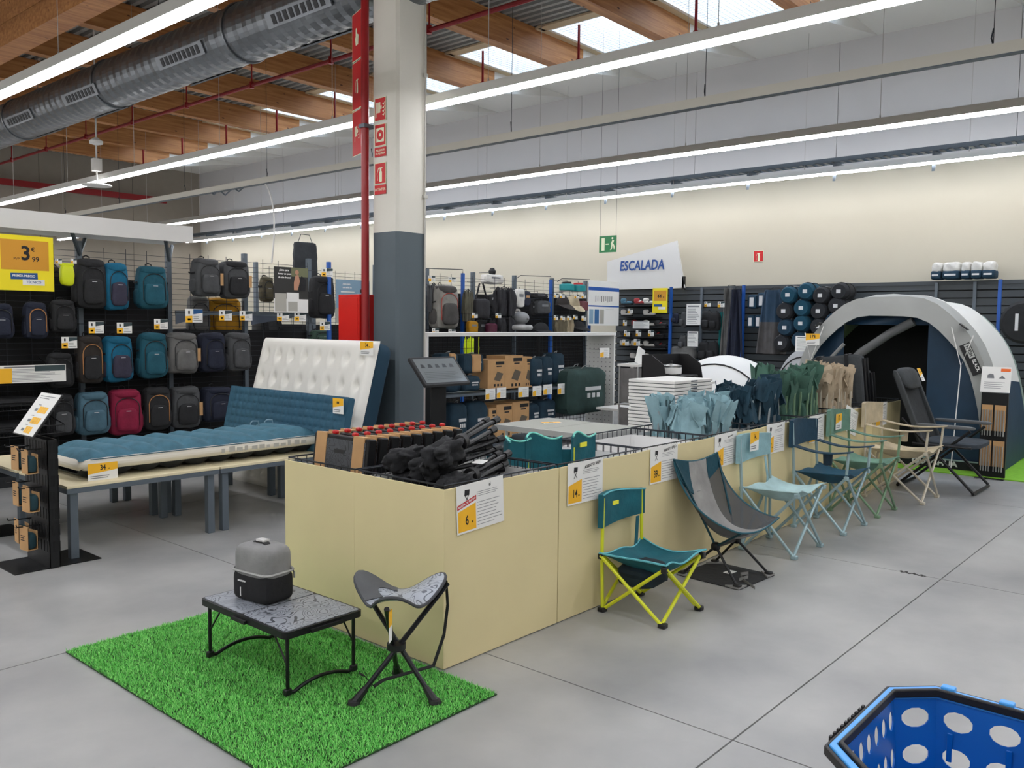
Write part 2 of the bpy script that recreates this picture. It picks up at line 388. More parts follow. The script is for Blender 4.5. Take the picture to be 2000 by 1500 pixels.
# unlit trunking
t = thing('cable_trunking', 'bare cream cable trunking hung on wires in front of the back wall', 'trunking', (7.2, 0, 3.5))
b = MB(); b.bx(-.03, .03, Y0 + 1, 19.5, 0, .085); b.build('channel', mat('trunk_cream', (206, 202, 190), .5), t, smooth=False)
b = MB(); b.bx(-.032, .032, Y0 + 1, 19.5, -.008, 0); b.build('cover_strip', GREYM, t, smooth=False)
for y in [1.6 + 2.35 * k for k in range(8)]: b = MB(); b.tube([(0, y, .085), (0, y, DECK - 3.5)], .003, 5); b.tube([(0, y, .08), (0.02, y + .02, .14), (-.01, y, .2)], .006, 5); b.build('hanger_wire', WIREM, t)
b = MB(); b.tube([(0, 12.6, .05), (.02, 12.5, -.03), (0, 12.3, .02), (.01, 12.15, -.07), (0, 11.9, .02), (0, 11.75, -.05), (.0, 11.5, .04)], .012, 6); b.build('cable_coil', GREYM, t)
b = MB(); b.tube([(0, 11.15, .03)] + bez((0, 11.05, .0), (0, 10.7, -.3), (0, 10.9, -1.15), 8), .012, 6); b.build('drop_cable', hous, t)
# ---------------------------------------------------------------- spiral duct
t = thing('ventilation_duct', 'large round galvanised spiral air duct under the roof', 'duct', (5.2, 0, 4.55))
ductm = mat('galvanised', (120, 124, 128), 0.32, 0.85, var=0.15, vscale=3)
b = MB(); n = 40
ks = int((FY - Y0) / 0.09)
for k in range(ks + 1):
    y = Y0 + k * 0.09; r = .29 + (.009 if k % 2 else 0)
    for j in range(n): a = 2 * PI * j / n; b.v.append((r * math.cos(a), y, r * math.sin(a)))
for k in range(ks):
    for j in range(n): b.f.append((k * n + j, k * n + (j + 1) % n, (k + 1) * n + (j + 1) % n, (k + 1) * n + j)); b.m.append(0)
b.build('spiral_shell', ductm, t, smooth=False)
for y in (5.2, 8.3, 11.4, 14.5, 17.6, 20.7):
    b = MB(); b.tube([(.3 * math.cos(2 * PI * j / 28), y, .3 * math.sin(2 * PI * j / 28)) for j in range(28)], .016, 6, True); b.build('joint_collar', ductm, t)
for y in (7.0, 9.2, 11.8, 13.9, 16.6, 19):
    for an, nm in ((-2.7, 'outlet_grille'), (-.95, 'outlet_flap')):
        q = Matrix.Translation((.3 * math.cos(an), y, .3 * math.sin(an))) @ Matrix.Rotation(-an, 4, 'Y')
        b = MB(); b.bx(-.004, .012, -.5, .5, -.07, .07, q); o = b.build(nm, ductm, t, smooth=False)
        b = MB()
        for k in range(9): b.bx(.012, .016, -.42 + k * .095, -.36 + k * .095, -.045, .045, q)
        b.build('slot', mat('slot_dark', (40, 42, 45), .6), o, smooth=False)
for y in (6.5, 10.2, 13.9, 17.6): b = MB(); b.tube([(0, y, .3), (0, y, DECK - 4.55)], .004, 5); b.build('hanger_rod', WIREM, t)
# ---------------------------------------------------------------- sprinkler pipes
pipem = mat('sprinkler_red', (140, 22, 28), 0.4)
for x, z, lb in ((10.0, 5.2, 'bright red sprinkler pipe below the skylights'), (7.1, 4.9, 'thin dark red sprinkler pipe right of the duct'), (3.5, 5.0, 'dark red sprinkler pipe beside the deep girder')):
    t = thing('sprinkler_pipe', lb, 'pipe', (x, 0, z), group='red sprinkler pipes')
    b = MB(); b.tube([(0, Y0 + .3, 0), (0, FY - .3, 0)], .028, 8); b.build('pipe_run', pipem, t)
    for y in BEAMS:
        b = MB(); b.tube([(0, y - .75, 0), (0, y - .75, (.36 if x < 9 else DECK - .06 - z))], .011 if x < 9 else .02, 6); b.tube([(0, y - .75, -.04), (0, y - .75, .05)], .034, 8); b.build('sprinkler_drop', pipem, t)
b = MB(); b.bx(4.6, 12, FY - .35, FY - .25, 4.75, 4.9); tag(b.build('sprinkler_main', pipem, smooth=False), 'thick red sprinkler main along the dim end wall', 'pipe')
# smoke detector / access point on a rod, by light row
q = P(203, 345, X=5.63); t = thing('wireless_antenna', 'white flat antenna plate hanging from a conduit beside the light row', 'antenna', (5.53, q.y, -.1))
b = MB(); b.tube([(0, 0, 3.55), (0, 0, DECK + .1)], .012, 6); b.build('conduit', hous, t)
b = MB(); b.bx(-.06, .06, -.05, .05, 3.72, 3.9); b.build('junction_box', WHITE, t, smooth=False, bevel=.006)
b = MB(); b.lathe([(.02, 3.56), (.2, 3.53), (.2, 3.515), (.02, 3.5)], 20); b.build('plate', WHITE, t)
b = MB(); b.lathe([(.02, 4.2), (.09, 4.15), (.09, 4.11), (.02, 4.09)], 14); b.build('ceiling_rose', WHITE, t)
# ---------------------------------------------------------------- column
t = thing('wall_pillar', 'square concrete column, white above and slate grey below', 'column', (5.0, 5.67, 0)); t['kind'] = 'structure'
CW = .34
def colpoly(w, c): return [(c, 0), (w - c, 0), (w, c), (w, w - c), (w - c, w), (c, w), (0, w - c), (0, c)]
zc = 2.29
b = MB(); b.prism(colpoly(CW, .025), zc, DECK); b.build('upper_shaft', mat('column_white', (222, 219, 208), .7, var=.03, vscale=2, bump=.05, bscale=40), t, smooth=False)
b = MB(); b.prism(colpoly(CW, .025), 0, zc); b.build('painted_base', mat('column_slate', (84, 96, 102), .55, var=.04, vscale=3), t, smooth=False)
b = MB(); b.tube([(CW - .03, -.015, 1.2), (CW - .03, -.015, DECK)], .009, 6)
for z in (2.6, 3.65): b.bx(CW - .05, CW - .01, -.03, 0, z, z + .03)
b.build('conduit', mat('conduit_grey', (186, 184, 176), .5), t)
b = MB(); b.tube([(-.05, CW + .03, 0), (-.05, CW + .03, DECK)], .035, 12); tag(b.build('riser_pipe', mat('riser_red', (150, 20, 26), .35), loc=(5.0, 5.67, 0)), 'vertical red fire riser pipe clipped to the column', 'pipe')
b = MB(); b.bx(-.1, 0.02, CW - .02, CW + .06, 3.2, 3.23); b.build('pipe_clip', GREYM, t, smooth=False)
# ================================================================ PRINTED SIGNS
def rows(b, M, x0, x1, y0, y1, n, h=.35, seed=0):
    r = random.Random(seed)
    for k in range(n):
        y = y1 - (y1 - y0) * (k + .5) / n; hh = (y1 - y0) / n * h / 2; e = x1 - (x1 - x0) * r.uniform(0, .4)
        b.add([(x0, y - hh, .0008), (e, y - hh, .0008), (e, y + hh, .0008), (x0, y + hh, .0008)], [(0, 1, 2, 3)], M)
def strokes(t, cx, cy, w, h, n, ang=0.0):
    """print too small to read in the photo: plain dark strokes"""
    b = MB(); q = Matrix.Translation((cx, cy, .0012)) @ Matrix.Rotation(ang, 4, 'Z')
    for k in range(n): x = -w / 2 + w * (k + .5) / n; b.add([(x - w / n * .36, -h / 2, 0), (x + w / n * .36, -h / 2, 0), (x + w / n * .36, h / 2, 0), (x - w / n * .36, h / 2, 0)], [(0, 1, 2, 3)], q)
    b.build('printed_text', INK, t, smooth=False)
def card(name, label, M, w, h, group=None, cat='price sign', price=None, small=False, kind='a', title=None, pic=True, extra=None, hook=0):
    """printed paper price card; M: centre, x right, y up, z out of the page"""
    t = thing(name, label, cat, (0, 0, 0), group=group); t.matrix_world = M
    I = Matrix.Identity(4)
    if hook: b = MB(); b.tube([(0, h * .3, -.002), (0, h * .35, -hook)], .003, 4); b.build('label_hook', WIREM, t)
    b = MB(); b.bx(-w / 2, w / 2, -h / 2, h / 2, -.0015, 0); b.build('paper', PAPER, t, smooth=False)
    q = lambda x, y, z=.0006: (x, y, z)
    if kind == 'a':      # picture + yellow price block left, text right
        xs_ = -w / 2 + w * .42
        b = MB(); b.add([q(-w * .48, -h * .46), q(xs_ - w * .03, -h * .46), q(xs_ - w * .03, h * .08), q(-w * .48, -h * .04)], [(0, 1, 2, 3)]); b.build('price_block', YEL, t, smooth=False)
        b = MB(); rows(b, I, xs_, w * .46, -h * .44, h * .1, 8, .16, 3); rows(b, I, xs_, w * .4, h * .18, h * .3, 3, .22, 4); b.build('printed_text', GREYINK, t, smooth=False)
        if pic:
            b = MB(); cx = -w * .29; cy = h * .27
            b.add([q(cx - w * .05, cy), q(cx + w * .05, cy), q(cx + w * .06, cy + h * .11), q(cx - w * .04, cy + h * .12)], [(0, 1, 2, 3)])
            for s in (-1, 1): b.add([q(cx - s * w * .045, cy), q(cx - s * w * .03, cy), q(cx + s * w * .05, cy - h * .15), q(cx + s * w * .035, cy - h * .15)], [(0, 1, 2, 3) if s < 0 else (3, 2, 1, 0)])
            b.build('product_picture', INK, t, smooth=False)
        if title == '-': strokes(t, w * .2, h * .38, w * .26, h * .035, 5, .12)
        elif title: lettering(title, h * .1, INK, t, Matrix.Translation((w * .2, h * .38, .001)) @ Matrix.Rotation(.12, 4, 'Z'), .0005)
        if price == '-': strokes(t, -w * .28, -h * .25, w * .12, h * .1, 2)
        elif price: lettering(price, h * .27, INK, t, Matrix.Translation((-w * .3, -h * .25, .0012)), .0012, sx=.7); strokes(t, -w * .19, -h * .3, w * .04, h * .04, 2)
    elif kind == 'b':    # yellow over white shelf talker
        b = MB(); b.add([q(-w / 2, -h * .12), q(w / 2, h * .06), q(w / 2, h / 2), q(-w / 2, h / 2)], [(0, 1, 2, 3)]); b.build('price_block', YEL, t, smooth=False)
        if price == '-': strokes(t, 0, h * .22, w * .26, h * .14, 2)
        else: lettering(price, h * .42, INK, t, Matrix.Translation((0, h * .22, .0012)), .001, sx=.8); strokes(t, w * .2, h * .14, w * .06, h * .06, 2)
        b = MB(); rows(b, I, -w * .42, w * .42, -h * .42, -h * .2, 2, .4, 5); b.build('printed_text', GREYINK, t, smooth=False)
    elif kind == 's':    # small label: picture, dark banner, yellow corner
        b = MB(); b.add([q(-w / 2, -h / 2), q(-w * .1, -h / 2), q(-w * .1, 0), q(-w / 2, -h * .04)], [(0, 1, 2, 3)]); b.build('price_block', YEL, t, smooth=False)
        b = MB(); b.add([q(-w * .05, h * .1), q(w / 2, h * .22), q(w / 2, h * .48), q(-w * .05, h * .48)], [(0, 1, 2, 3)]); b.build('banner', mat(*(extra or ('banner_dark', (48, 66, 70)))), t, smooth=False)
        b = MB(); rows(b, I, -w * .04, w * .45, -h * .4, h * .02, 3, .2, 2); b.add([q(-w * .34, h * .12), q(-w * .24, h * .12), q(-w * .24, h * .36), q(-w * .34, h * .36)], [(0, 1, 2, 3)]); b.add([q(-w * .38, -h * .34), q(-w * .2, -h * .34), q(-w * .2, -h * .2), q(-w * .38, -h * .2)], [(0, 1, 2, 3)]); b.build('printed_text', INK, t, smooth=False)
    elif kind == 't':    # plain info sheet
        b = MB(); rows(b, I, -w * .42, w * .42, -h * .45, h * .3, 9, .25, 6); b.add([q(-w * .4, h * .36), q(w * .4, h * .36), q(w * .4, h * .43), q(-w * .4, h * .43)], [(0, 1, 2, 3)]); b.build('printed_text', GREYINK, t, smooth=False)
    return t
# ================================================================ STORAGE BINS
PITCH, BX0, BH = .79, 2.56, .79
YOFF = [0, 0, .01, .02, .03, .04, .05, .05]
cardm = mat('cream_board', (222, 208, 160), 0.7, var=.03, vscale=2.5)
edgem = mat('board_edge', (196, 178, 128), 0.8)
linerm = mat('white_liner', (228, 228, 226), 0.65)
def bin_(x, y, w, d, label, side=False, front=True):
    t = thing('wire_bin', label, 'bin', (x, y, 0), group='cream board storage bins in the centre row')
    b = MB(); z = BH + .012; g = .012
    b.tube([(g, g, z), (w - g, g, z), (w - g, d - g, z), (g, d - g, z)], .0045, 6, True)
    b.tube([(g, g, z - .05), (w - g, g, z - .05), (w - g, d - g, z - .05), (g, d - g, z - .05)], .003, 5, True)
    n = int((w - 2 * g) / .052)
    for k in range(n + 1):
        xx = g + (w - 2 * g) * k / n
        for yy in (g, d - g): b.tube([(xx, yy, .1), (xx, yy, z)], .0022, 4)
    n = int((d - 2 * g) / .052)
    for k in range(1, n):
        yy = g + (d - 2 * g) * k / n
        for xx in (g, w - g): b.tube([(xx, yy, .1), (xx, yy, z)], .0022, 4)
    b.build('wire_frame', WIREM, t)
    b = MB(); q = .018; zt = BH - .03
    b.bx(q, w - q, q, q + .004, .05, zt); b.bx(q, w - q, d - q - .004, d - q, .05, zt); b.bx(q, q + .004, q, d - q, .05, zt); b.bx(w - q - .004, w - q, q, d - q, .05, zt); b.bx(q, w - q, q, d - q, .3, .31)
    b.build('liner', linerm, t, smooth=False)
    if front: b = MB(); b.bx(-.002 if side else .003, w - .003, -.008, 0, 0.004, BH); b.build('front_board', cardm, t, smooth=False, bevel=.0015)
    if side: b = MB(); b.bx(-.008, 0, -.008, d - .003, 0.004, BH); b.build('side_board', cardm, t, smooth=False, bevel=.0015)
    b = MB()
    for sx in (.02, w - .02):
        for sy in (.02, d - .02): b.bx(sx - .012, sx + .012, sy - .012, sy + .012, 0, .1)
    b.build('foot', WIREM, t, smooth=False)
    return t
names = ['bin heaped with folded black tripod stools at the corner of the row', 'bin holding a few folded teal low chairs', 'empty bin with white liner behind the mesh lounge chair', 'bin packed with pale blue folded chairs',
         'bin packed with navy folded chairs', 'bin packed with dark green folded chairs', 'bin packed with beige folded chairs', 'bin with folded grey recliners at the far end of the row']
for k in range(8): bin_(BX0 + PITCH * k, 2.6 + YOFF[k], PITCH, .6, names[k], side=(k == 0))
bin_(BX0, 3.205, PITCH, .56, 'bin holding upright folded camping tables', side=True, front=False)
# paper signs hanging on the bins
SG = [('6', 'sí', 'black stools'), ('14', 'ASIENTO BAJO', 'low teal chair'), ('39', 'ASIENTO BAJO', 'mesh lounge chair'), ('14', '-', 'pale blue chair'), ('17', '-', 'navy armchair'), ('-', '-', 'green armchair'), ('-', '-', 'beige armchair'), ('-', '-', 'grey recliner')]
for k, (p, ti, nm) in enumerate(SG):
    x = BX0 + PITCH * k + .06 + .155; y = 2.6 + YOFF[k] - .014
    tilt = [.05, .0, .0, .02, .0, .0, -.3, .0][k]
    lb = 'price sign with red banner hooked on the corner bin of black stools' if k == 0 else ('printed price sign reading %s hooked on the bin behind the %s' % (p, nm) if p != '-' else 'printed price sign hooked on the bin behind the %s' % nm)
    card('price_sign', lb, FACE_NY((x, y, .695)) @ Matrix.Rotation(tilt, 4, 'Z'), .305, .215, 'paper price signs on the bins', price=p, title=ti)
t0 = [o for o in bpy.data.objects if o.get('label', '').startswith('price sign with red banner')][0]
b = MB(); b.add([(-.15, .0, .0009), (-.03, .03, .0009), (-.03, .05, .0009), (-.15, .02, .0009)], [(0, 1, 2, 3)]); b.build('red_banner', mat('banner_red', (196, 40, 46), .6), t0, smooth=False)
lettering('BAJADA DE PRECIO', .013, PAPER, t0, Matrix.Translation((-.09, .025, .0014)) @ Matrix.Rotation(.245, 4, 'Z'), .0003)
# ---------------------------------------------------------------- folded goods in the bins
def pleat(b, h, r, seed, n=26, m=6, top=1.0, sag=.0, M=None):
    """crumpled fabric bundle: pleated closed section, uneven at the top"""
    rr = random.Random(seed); a1, a2, a3 = rr.uniform(0, 6), rr.uniform(0, 6), rr.uniform(0, 6); p1 = rr.choice((3, 4, 5))
    def fn(u, v):
        th = 2 * PI * u; prof = (.72 + .34 * math.sin(PI * (.1 + .75 * v))) * (1 - (1 - top) * v)
        q = r * prof * (1 + .3 * math.sin(p1 * th + a1 + 1.5 * v) + .14 * math.sin(9 * th + a2 - 3 * v) + .08 * math.sin(14 * v + a3 + 2 * th))
        return (q * math.cos(th), q * math.sin(th) * .75, h * v + v * .09 * h * math.sin(2 * th + a3) + v * .07 * h * math.sin(5 * th + a2))
    b.sheet(fn, n, m, cu=True, M=M)
    k = 10
    b.sheet(lambda u, v: tuple(Vector((fn(u, 1)[0] * (1 - .95 * v), fn(u, 1)[1] * (1 - .95 * v), fn(u, 1)[2] * (1 - v) + h * (.93 - .1 * math.sin(PI * v)) * v - .12 * h * math.sin(PI * v)))), n, 3, cu=True, M=M)
    return b
def folded_chair(loc, cf, ct, label, group, seed, H=.62, lean=(0, 0), strap=None, tagc=False):
    rr = random.Random(seed); t = thing('folded_chair', label, 'folded chair', loc, rr.uniform(0, 3.1), group); t.rotation_euler = (lean[0], lean[1], rr.uniform(0, 3.1))
    b = MB()
    for k in range(5): a = k * 1.256 + rr.uniform(-.3, .3); b.tube([(.05 * math.cos(a), .045 * math.sin(a), 0), (.06 * math.cos(a + .5), .055 * math.sin(a + .5), H * rr.uniform(.72, .9))], .0105, 6)
    b.build('leg_bundle', ct, t)
    for j, (zz, hh, wd, rz_) in enumerate(((.66, .34, .17, 0), (.6, .3, .14, 1.4), (.7, .27, .13, -.9))):
        nf = 6; tops_ = [rr.uniform(-.035, .035) for _ in range(nf + 1)]; am = [rr.uniform(.02, .055) * (1 if k % 2 else -1) for k in range(nf + 1)]; tw = rr.uniform(-.35, .35)
        def acc(u, v):
            p = u * nf; k = min(nf - 1, int(p)); f = p - k; y = am[k] * (1 - f) + am[k + 1] * f; tz = tops_[k] * (1 - f) + tops_[k + 1] * f
            wv = .75 + .35 * v - .25 * max(0, v - .75) * 4 * (j % 2); return ((u - .5) * wd * wv + tw * .05 * v, y * (.5 + .7 * v) + .02 * math.sin(5 * v + seed), H * hh * v + tz * v)
        b = MB(); b.sheet(acc, nf * 3, 6, .006, M=Matrix.Translation((0, 0, H * zz)) @ Matrix.Rotation(rz_, 4, 'Z')); b.build('folded_fabric', cf, t, ang=28)
    b = MB(); b.crumple((.01, 0, H * .52), (.11, .1, H * .3), seed + .5, .16, 1.7, n=10, pl=.5); b.build('seat_fabric', cf, t, ang=50)
    for k in range(2):
        an = rr.uniform(0, 6.28); fw = rr.uniform(.07, .13); fl = rr.uniform(.12, .22); ph = rr.uniform(0, 6)
        q_ = Matrix.Translation((0, 0, H * rr.uniform(.86, .98))) @ Matrix.Rotation(an, 4, 'Z')
        b = MB(); b.sheet(lambda u, v: ((u - .5) * fw * (1 + .3 * math.sin(4 * v + ph)), .02 + .07 * v + .015 * math.sin(7 * u + ph), .05 * math.sin(PI * min(1, v * 1.6)) - fl * max(0, v - .25) ** 1.3 + .012 * math.sin(9 * u + 5 * v + ph)), 8, 8, .004, M=q_); b.build('loose_flap', cf, t, ang=70)
    if strap:
        b = MB(); q = [(0.07 * math.cos(a), .065 * math.sin(a), H * (.55 - .03 * a)) for a in [i * .6 for i in range(10)]] + [(.11, -.05, H * .3), (.09, -.06, H * .12)]; b.strap(q, .025, .003, (0, 0, 1)); b.build('carry_strap', strap, t)
    if tagc: b = MB(); b.bx(-.025, .025, -.103, -.1, H * .45, H * .6); b.build('paper_tag', PAPER, t, smooth=False)
    return t
pale = fabric('pale_blue', (138, 172, 180)); navy = fabric('navy_teal', (24, 58, 74)); green = fabric('sage_green', (62, 98, 84)); beige = fabric('sand', (176, 160, 136)); teal = fabric('teal', (18, 92, 104))
tub_grey = mat('tube_grey', (148, 158, 162), .4, .4); tub_green = mat('tube_green', (120, 150, 120), .4, .2); tub_sand = mat('tube_sand', (198, 190, 172), .4, .2); tub_blue = mat('tube_pale_blue', (160, 186, 192), .4, .3)
for k, (cf, ct, nm, n, H, st) in {3: (pale, tub_grey, 'pale blue', 12, .68, None), 4: (navy, tub_grey, 'navy', 11, .76, fabric('strap_grey', (110, 120, 124))), 5: (green, tub_green, 'dark green', 10, .84, fabric('strap_mint', (150, 190, 160))), 6: (beige, tub_sand, 'beige', 10, .84, fabric('strap_sand', (200, 188, 166)))}.items():
    for i in range(n):
        u = (i % 4 + .5) / 4; v = (i // 4 + .5) / 3
        folded_chair((BX0 + PITCH * k + .1 + u * (PITCH - .2) + rnd.uniform(-.02, .02), 2.6 + YOFF[k] + .12 + v * .37 + rnd.uniform(-.02, .02), .311), cf, ct,
                     '%s folded chair bundled upright in its storage bin%s%s' % (nm, ' with hanging strap' if st and i % 3 == 0 else '', ' with paper tag' if i % 5 == 0 else ''), '%s folded chairs in the bin' % nm, k * 100 + i, H + rnd.uniform(-.05, .04), (rnd.uniform(-.08, .08), rnd.uniform(-.08, .08)), st if i % 3 == 0 else None, i % 5 == 0)
# teal low chairs poking out of bin 2
limep = mat('lime_piping', (120, 214, 200), .6)
for i, (x, y, rz, lb) in enumerate([(3.52, 3.0, .3, 'folded teal low chair leaning in its bin beside the black stools'), (3.72, 2.98, -.2, 'folded teal low chair in the middle of its bin'), (3.95, 2.86, .1, 'folded teal low chair with a yellow tag on its backrest')]):
    t = thing('folded_low_chair', lb, 'folded chair', (x, y, .311), rz, 'teal folded chairs in the bin')
    b = MB(); b.sheet(lambda u, v: (-.12 + .24 * u, .05 * math.sin(PI * u) + .02 * math.sin(5 * u + i), .2 + .36 * v + .02 * math.sin(6 * u)), 12, 5, .012); b.build('backrest', teal, t)
    b = MB(); b.sheet(lambda u, v: (-.13 + .26 * u, .1 + .05 * math.sin(2 * PI * u + i), .15 + .33 * v), 12, 5, .01); b.build('seat_panel', teal, t)
    b = MB(); b.tube([(-.12 + .24 * u, .05 * math.sin(PI * u) + .02 * math.sin(5 * u + i), .565 + .02 * math.sin(6 * u)) for u in [k / 12 for k in range(13)]], .006, 5); b.build('piping', limep, t)
    b = MB()
    for sx in (-.1, .1): b.tube([(sx, .02, 0), (sx, .03, .5)], .008, 6)
    b.build('frame', mat('lime_tube', (214, 220, 40), .4), t)
    if i == 2: b = MB(); b.bx(-.07, .0, .0, .006, .5, .525); b.build('brand_tag', mat('tag_yellow', (236, 232, 60), .6), t, smooth=False)
# black tripod stools heaped in bin 1
blk = fabric('black', (26, 27, 30)); tubk = mat('tube_black', (30, 31, 33), .35, .4)
sp = [(-.1, .1, .62, .1, .1), (-.02, .3, .62, -.15, .05), (-.06, .48, .64, .05, .12), (.0, .2, .7, .3, .1), (-.08, .4, .72, -.3, .1), (-.12, .14, .73, .2, .16), (-.04, .32, .8, .05, .14), (-.1, .46, .82, -.2, .1), (-.1, .24, .88, .22, .2)]
for i, (dx, dy, z, rz, tl) in enumerate(sp):
    t = thing('folded_stool', 'black folded tripod stool lying in the heap in the corner bin' + (' with paper tag' if i in (2, 5) else ''), 'folded stool', (BX0 + .4 + dx * .55, 2.6 + .16 + (dy - .1) * .8, z + .04), 0, 'black folded stools in the corner bin')
    t.rotation_euler = (0, -tl, rz)
    b = MB()
    for k in range(3): a = 2.1 * k; b.tube([(-.2, .02 * math.cos(a), .02 * math.sin(a)), (.34, .034 * math.cos(a + .4), .034 * math.sin(a + .4))], .012, 8); b.lathe([(.0125, 0), (.017, .0), (.02, .045), (.012, .05)], 8, Matrix.Translation((.32, .034 * math.cos(a + .4), .034 * math.sin(a + .4))) @ Matrix.Rotation(PI / 2, 4, 'Y'))
    b.build('leg_bundle', tubk, t)
    b = MB(); b.lathe([(.03, -.02), (.04, -.015), (.04, .015), (.03, .02)], 12, Matrix.Translation((.05, 0, 0)) @ Matrix.Rotation(PI / 2, 4, 'Y')); b.build('hub', BLACKP, t)
    b = MB(); b.crumple((-.13, 0, 0), (.2, .12, .1), 30 + i, .22, 1.9, n=14, pl=.4); b.build('folded_seat', blk, t, ang=70)
    if i in (2, 5): b = MB(); b.bx(.1, .16, -.03, .03, .042, .044); b.build('paper_tag', PAPER, t, smooth=False)
# folded camping tables, upright in the rear bin
tfold = topo('table_print', (70, 74, 80), (38, 40, 44))
for i in range(9):
    x = 2.63 + i * .076; back = i % 2
    t = thing('folded_table', ('folded camping table with contour print and kraft sleeves standing in the rear bin' if i else 'folded camping table showing its printed face at the outer end of the rear bin'), 'folded table', (x, 3.27, .311), 0, 'folded tables in the rear bin'); t.rotation_euler = (0, .12, 0)
    D, Ht = .44, .62
    b = MB(); b.bx(0, .05, 0, D, 0, Ht); b.build('edge_frame', BLACKM, t, smooth=False, bevel=.006)
    b = MB(); b.bx(-.003, 0, .02, D - .02, .02, Ht - .02); b.build('printed_top', tfold, t, smooth=False)
    for ya in (.03, .33): b = MB(); b.bx(-.006, .056, ya, ya + .085, -.002, Ht + .006); b.build('kraft_sleeve', KRAFT, t, smooth=False)
    b = MB(); b.bx(-.005, -.003, .18, .26, Ht - .09, Ht - .07); b.build('logo_plate', BLACKP, t, smooth=False)
    for ya in (.14, .3): b = MB(); b.soft((.025, ya, Ht + .012), (.03, .03, .022), .5, 3); b.build('red_clip', RED, t)
# ================================================================ GRASS MAT
t = thing('grass_mat', 'bright green artificial grass mat under the low table', 'grass mat', (0, 0, 0))
RX0, RX1, RY0, RY1 = 1.545, 2.525, 2.255, 3.99
b = MB(); b.bx(RX0, RX1, RY0, RY1, 0.001, .006); b.build('backing', mat('mat_backing', (38, 70, 34), .9), t, smooth=False)
b = MB(); rg = random.Random(3)
for k in range(85000):
    x = rg.uniform(RX0, RX1); y = rg.uniform(RY0, RY1)
    if x > 2.55 and y > 2.59: continue
    a = rg.uniform(0, 6.283); l = rg.uniform(.007, .016); h = rg.uniform(.009, .017); w_ = .0019; o = len(b.v)
    cx, sx = math.cos(a), math.sin(a)
    b.v += [(x - sx * w_, y + cx * w_, .005), (x + sx * w_, y - cx * w_, .005), (x + cx * l, y + sx * l, .005 + h)]; b.f.append((o, o + 1, o + 2)); b.m.append(k % 3)
o = b.build('grass_pile', [mat('grass_a', (112, 206, 92), .6), mat('grass_b', (150, 232, 122), .6), mat('grass_c', (84, 184, 72), .6)], t, smooth=False); o['kind'] = 'stuff'
# ================================================================ LOW TABLE, COOLER, STOOL
TX0, TX1, TY0, TY1, TZ = 1.905, 2.295, 2.815, 3.46, .285
t = thing('low_camp_table', 'low folding camp table with grey contour-print top on the grass mat', 'table', (TX0, TY0, .017))
W, D = TX1 - TX0, TY1 - TY0; TH = TZ - .017
def rrect(w, d, r, n=5, o=(0, 0)):
    out = []
    for cx, cy, a in ((w - r, d - r, 0), (r, d - r, PI / 2), (r, r, PI), (w - r, r, 1.5 * PI)): out += [(o[0] + cx + r * math.cos(a + PI / 2 * k / n), o[1] + cy + r * math.sin(a + PI / 2 * k / n)) for k in range(n + 1)]
    return out
b = MB(); b.prism(rrect(W, D, .025), TH - .03, TH - .003); b.build('edge_frame', BLACKM, t, smooth=False)
tp = topo('table_top_print', (152, 158, 167), (78, 82, 90))
for a, c in ((.012, D / 2 - .005), (D / 2 + .005, D - .012)): b = MB(); b.prism(rrect(W - .024, c - a, .012, o=(.012, a)), TH - .004, TH); b.build('top_panel', tp, t, smooth=False)
for y in (.03, D - .03):
    b = MB(); b.tube([(.03, y, TH - .03), (.03, y, .06)] + arc((.06, y, .035), .03, PI, 1.5 * PI, 4)[0:] + bez((.06, y, .005), (W / 2, y, .06), (W - .06, y, .005), 8) + arc((W - .06, y, .035), .03, 1.5 * PI, 2 * PI, 4) + [(W - .03, y, .06), (W - .03, y, TH - .03)], .008, 7); b.build('leg', BLACKM, t)
    for sx in (.03, W - .03): b = MB(); b.box((sx, y, .013), (.03, .022, .026)); b.build('foot', BLACKP, t, bevel=.004)
    for sx in (.03, W - .03): b = MB(); b.tube([(sx, y, TH * .45), (sx + (.0), y + (.1 if y < .3 else -.1), TH - .03)], .004, 5); b.build('brace', BLACKM, t)
b = MB(); b.bx(-.012, 0, D / 2 - .05, D / 2 + .05, TH - .03, TH - .016); b.build('side_catch', BLACKP, t, smooth=False); b = MB(); b.bx(W * .3, W * .7, -.012, 0, TH - .028, TH - .014); b.build('handle', BLACKP, t, smooth=False)
t = thing('cooler_bag', 'small soft cooler bag, grey lid over black base, on the low table', 'cooler bag', (2.09, 3.25, TZ + .001), .12)
cw, cdp = .16, .235
b = MB(); b.soft((0, 0, .065), (cw, cdp, .13), .22, 8); b.build('base', fabric('cooler_black', (22, 23, 26)), t)
b = MB(); b.soft((0, 0, .165), (cw * 1.0, cdp * 1.0, .165), .36, 10); b.build('lid', fabric('cooler_grey', (138, 138, 138)), t)
zb = MB(); zb.tube([(x - cw / 2 - .003, y - cdp / 2 - .003, .132) for x, y in rrect(cw + .006, cdp + .006, .035)], .0055, 5, True); zb.build('zip_band', mat('zip_grey', (170, 170, 168), .6), t)
b = MB(); b.strap([(-.02, -.07, .225), (-.01, -.04, .25), (0, 0, .256), (.0, .04, .25), (.0, .075, .222)], .03, .004, (1, 0, 0)); b.build('handle', fabric('handle_black', (40, 40, 42)), t)
b = MB(); b.strap([(0, -.025, .259), (0, .025, .259)], .034, .008, (1, 0, 0)); b.build('handle_wrap', mat('wrap_white', (206, 206, 204), .7), t)
b = MB(); b.tube([(cw / 2 + .004, -.045 + .016 * math.cos(a), .17 + .012 * math.sin(a)) for a in [i * PI / 5 for i in range(10)]], .003, 5, True); b.build('ring', mat('chrome', (200, 200, 202), .2, .9), t)
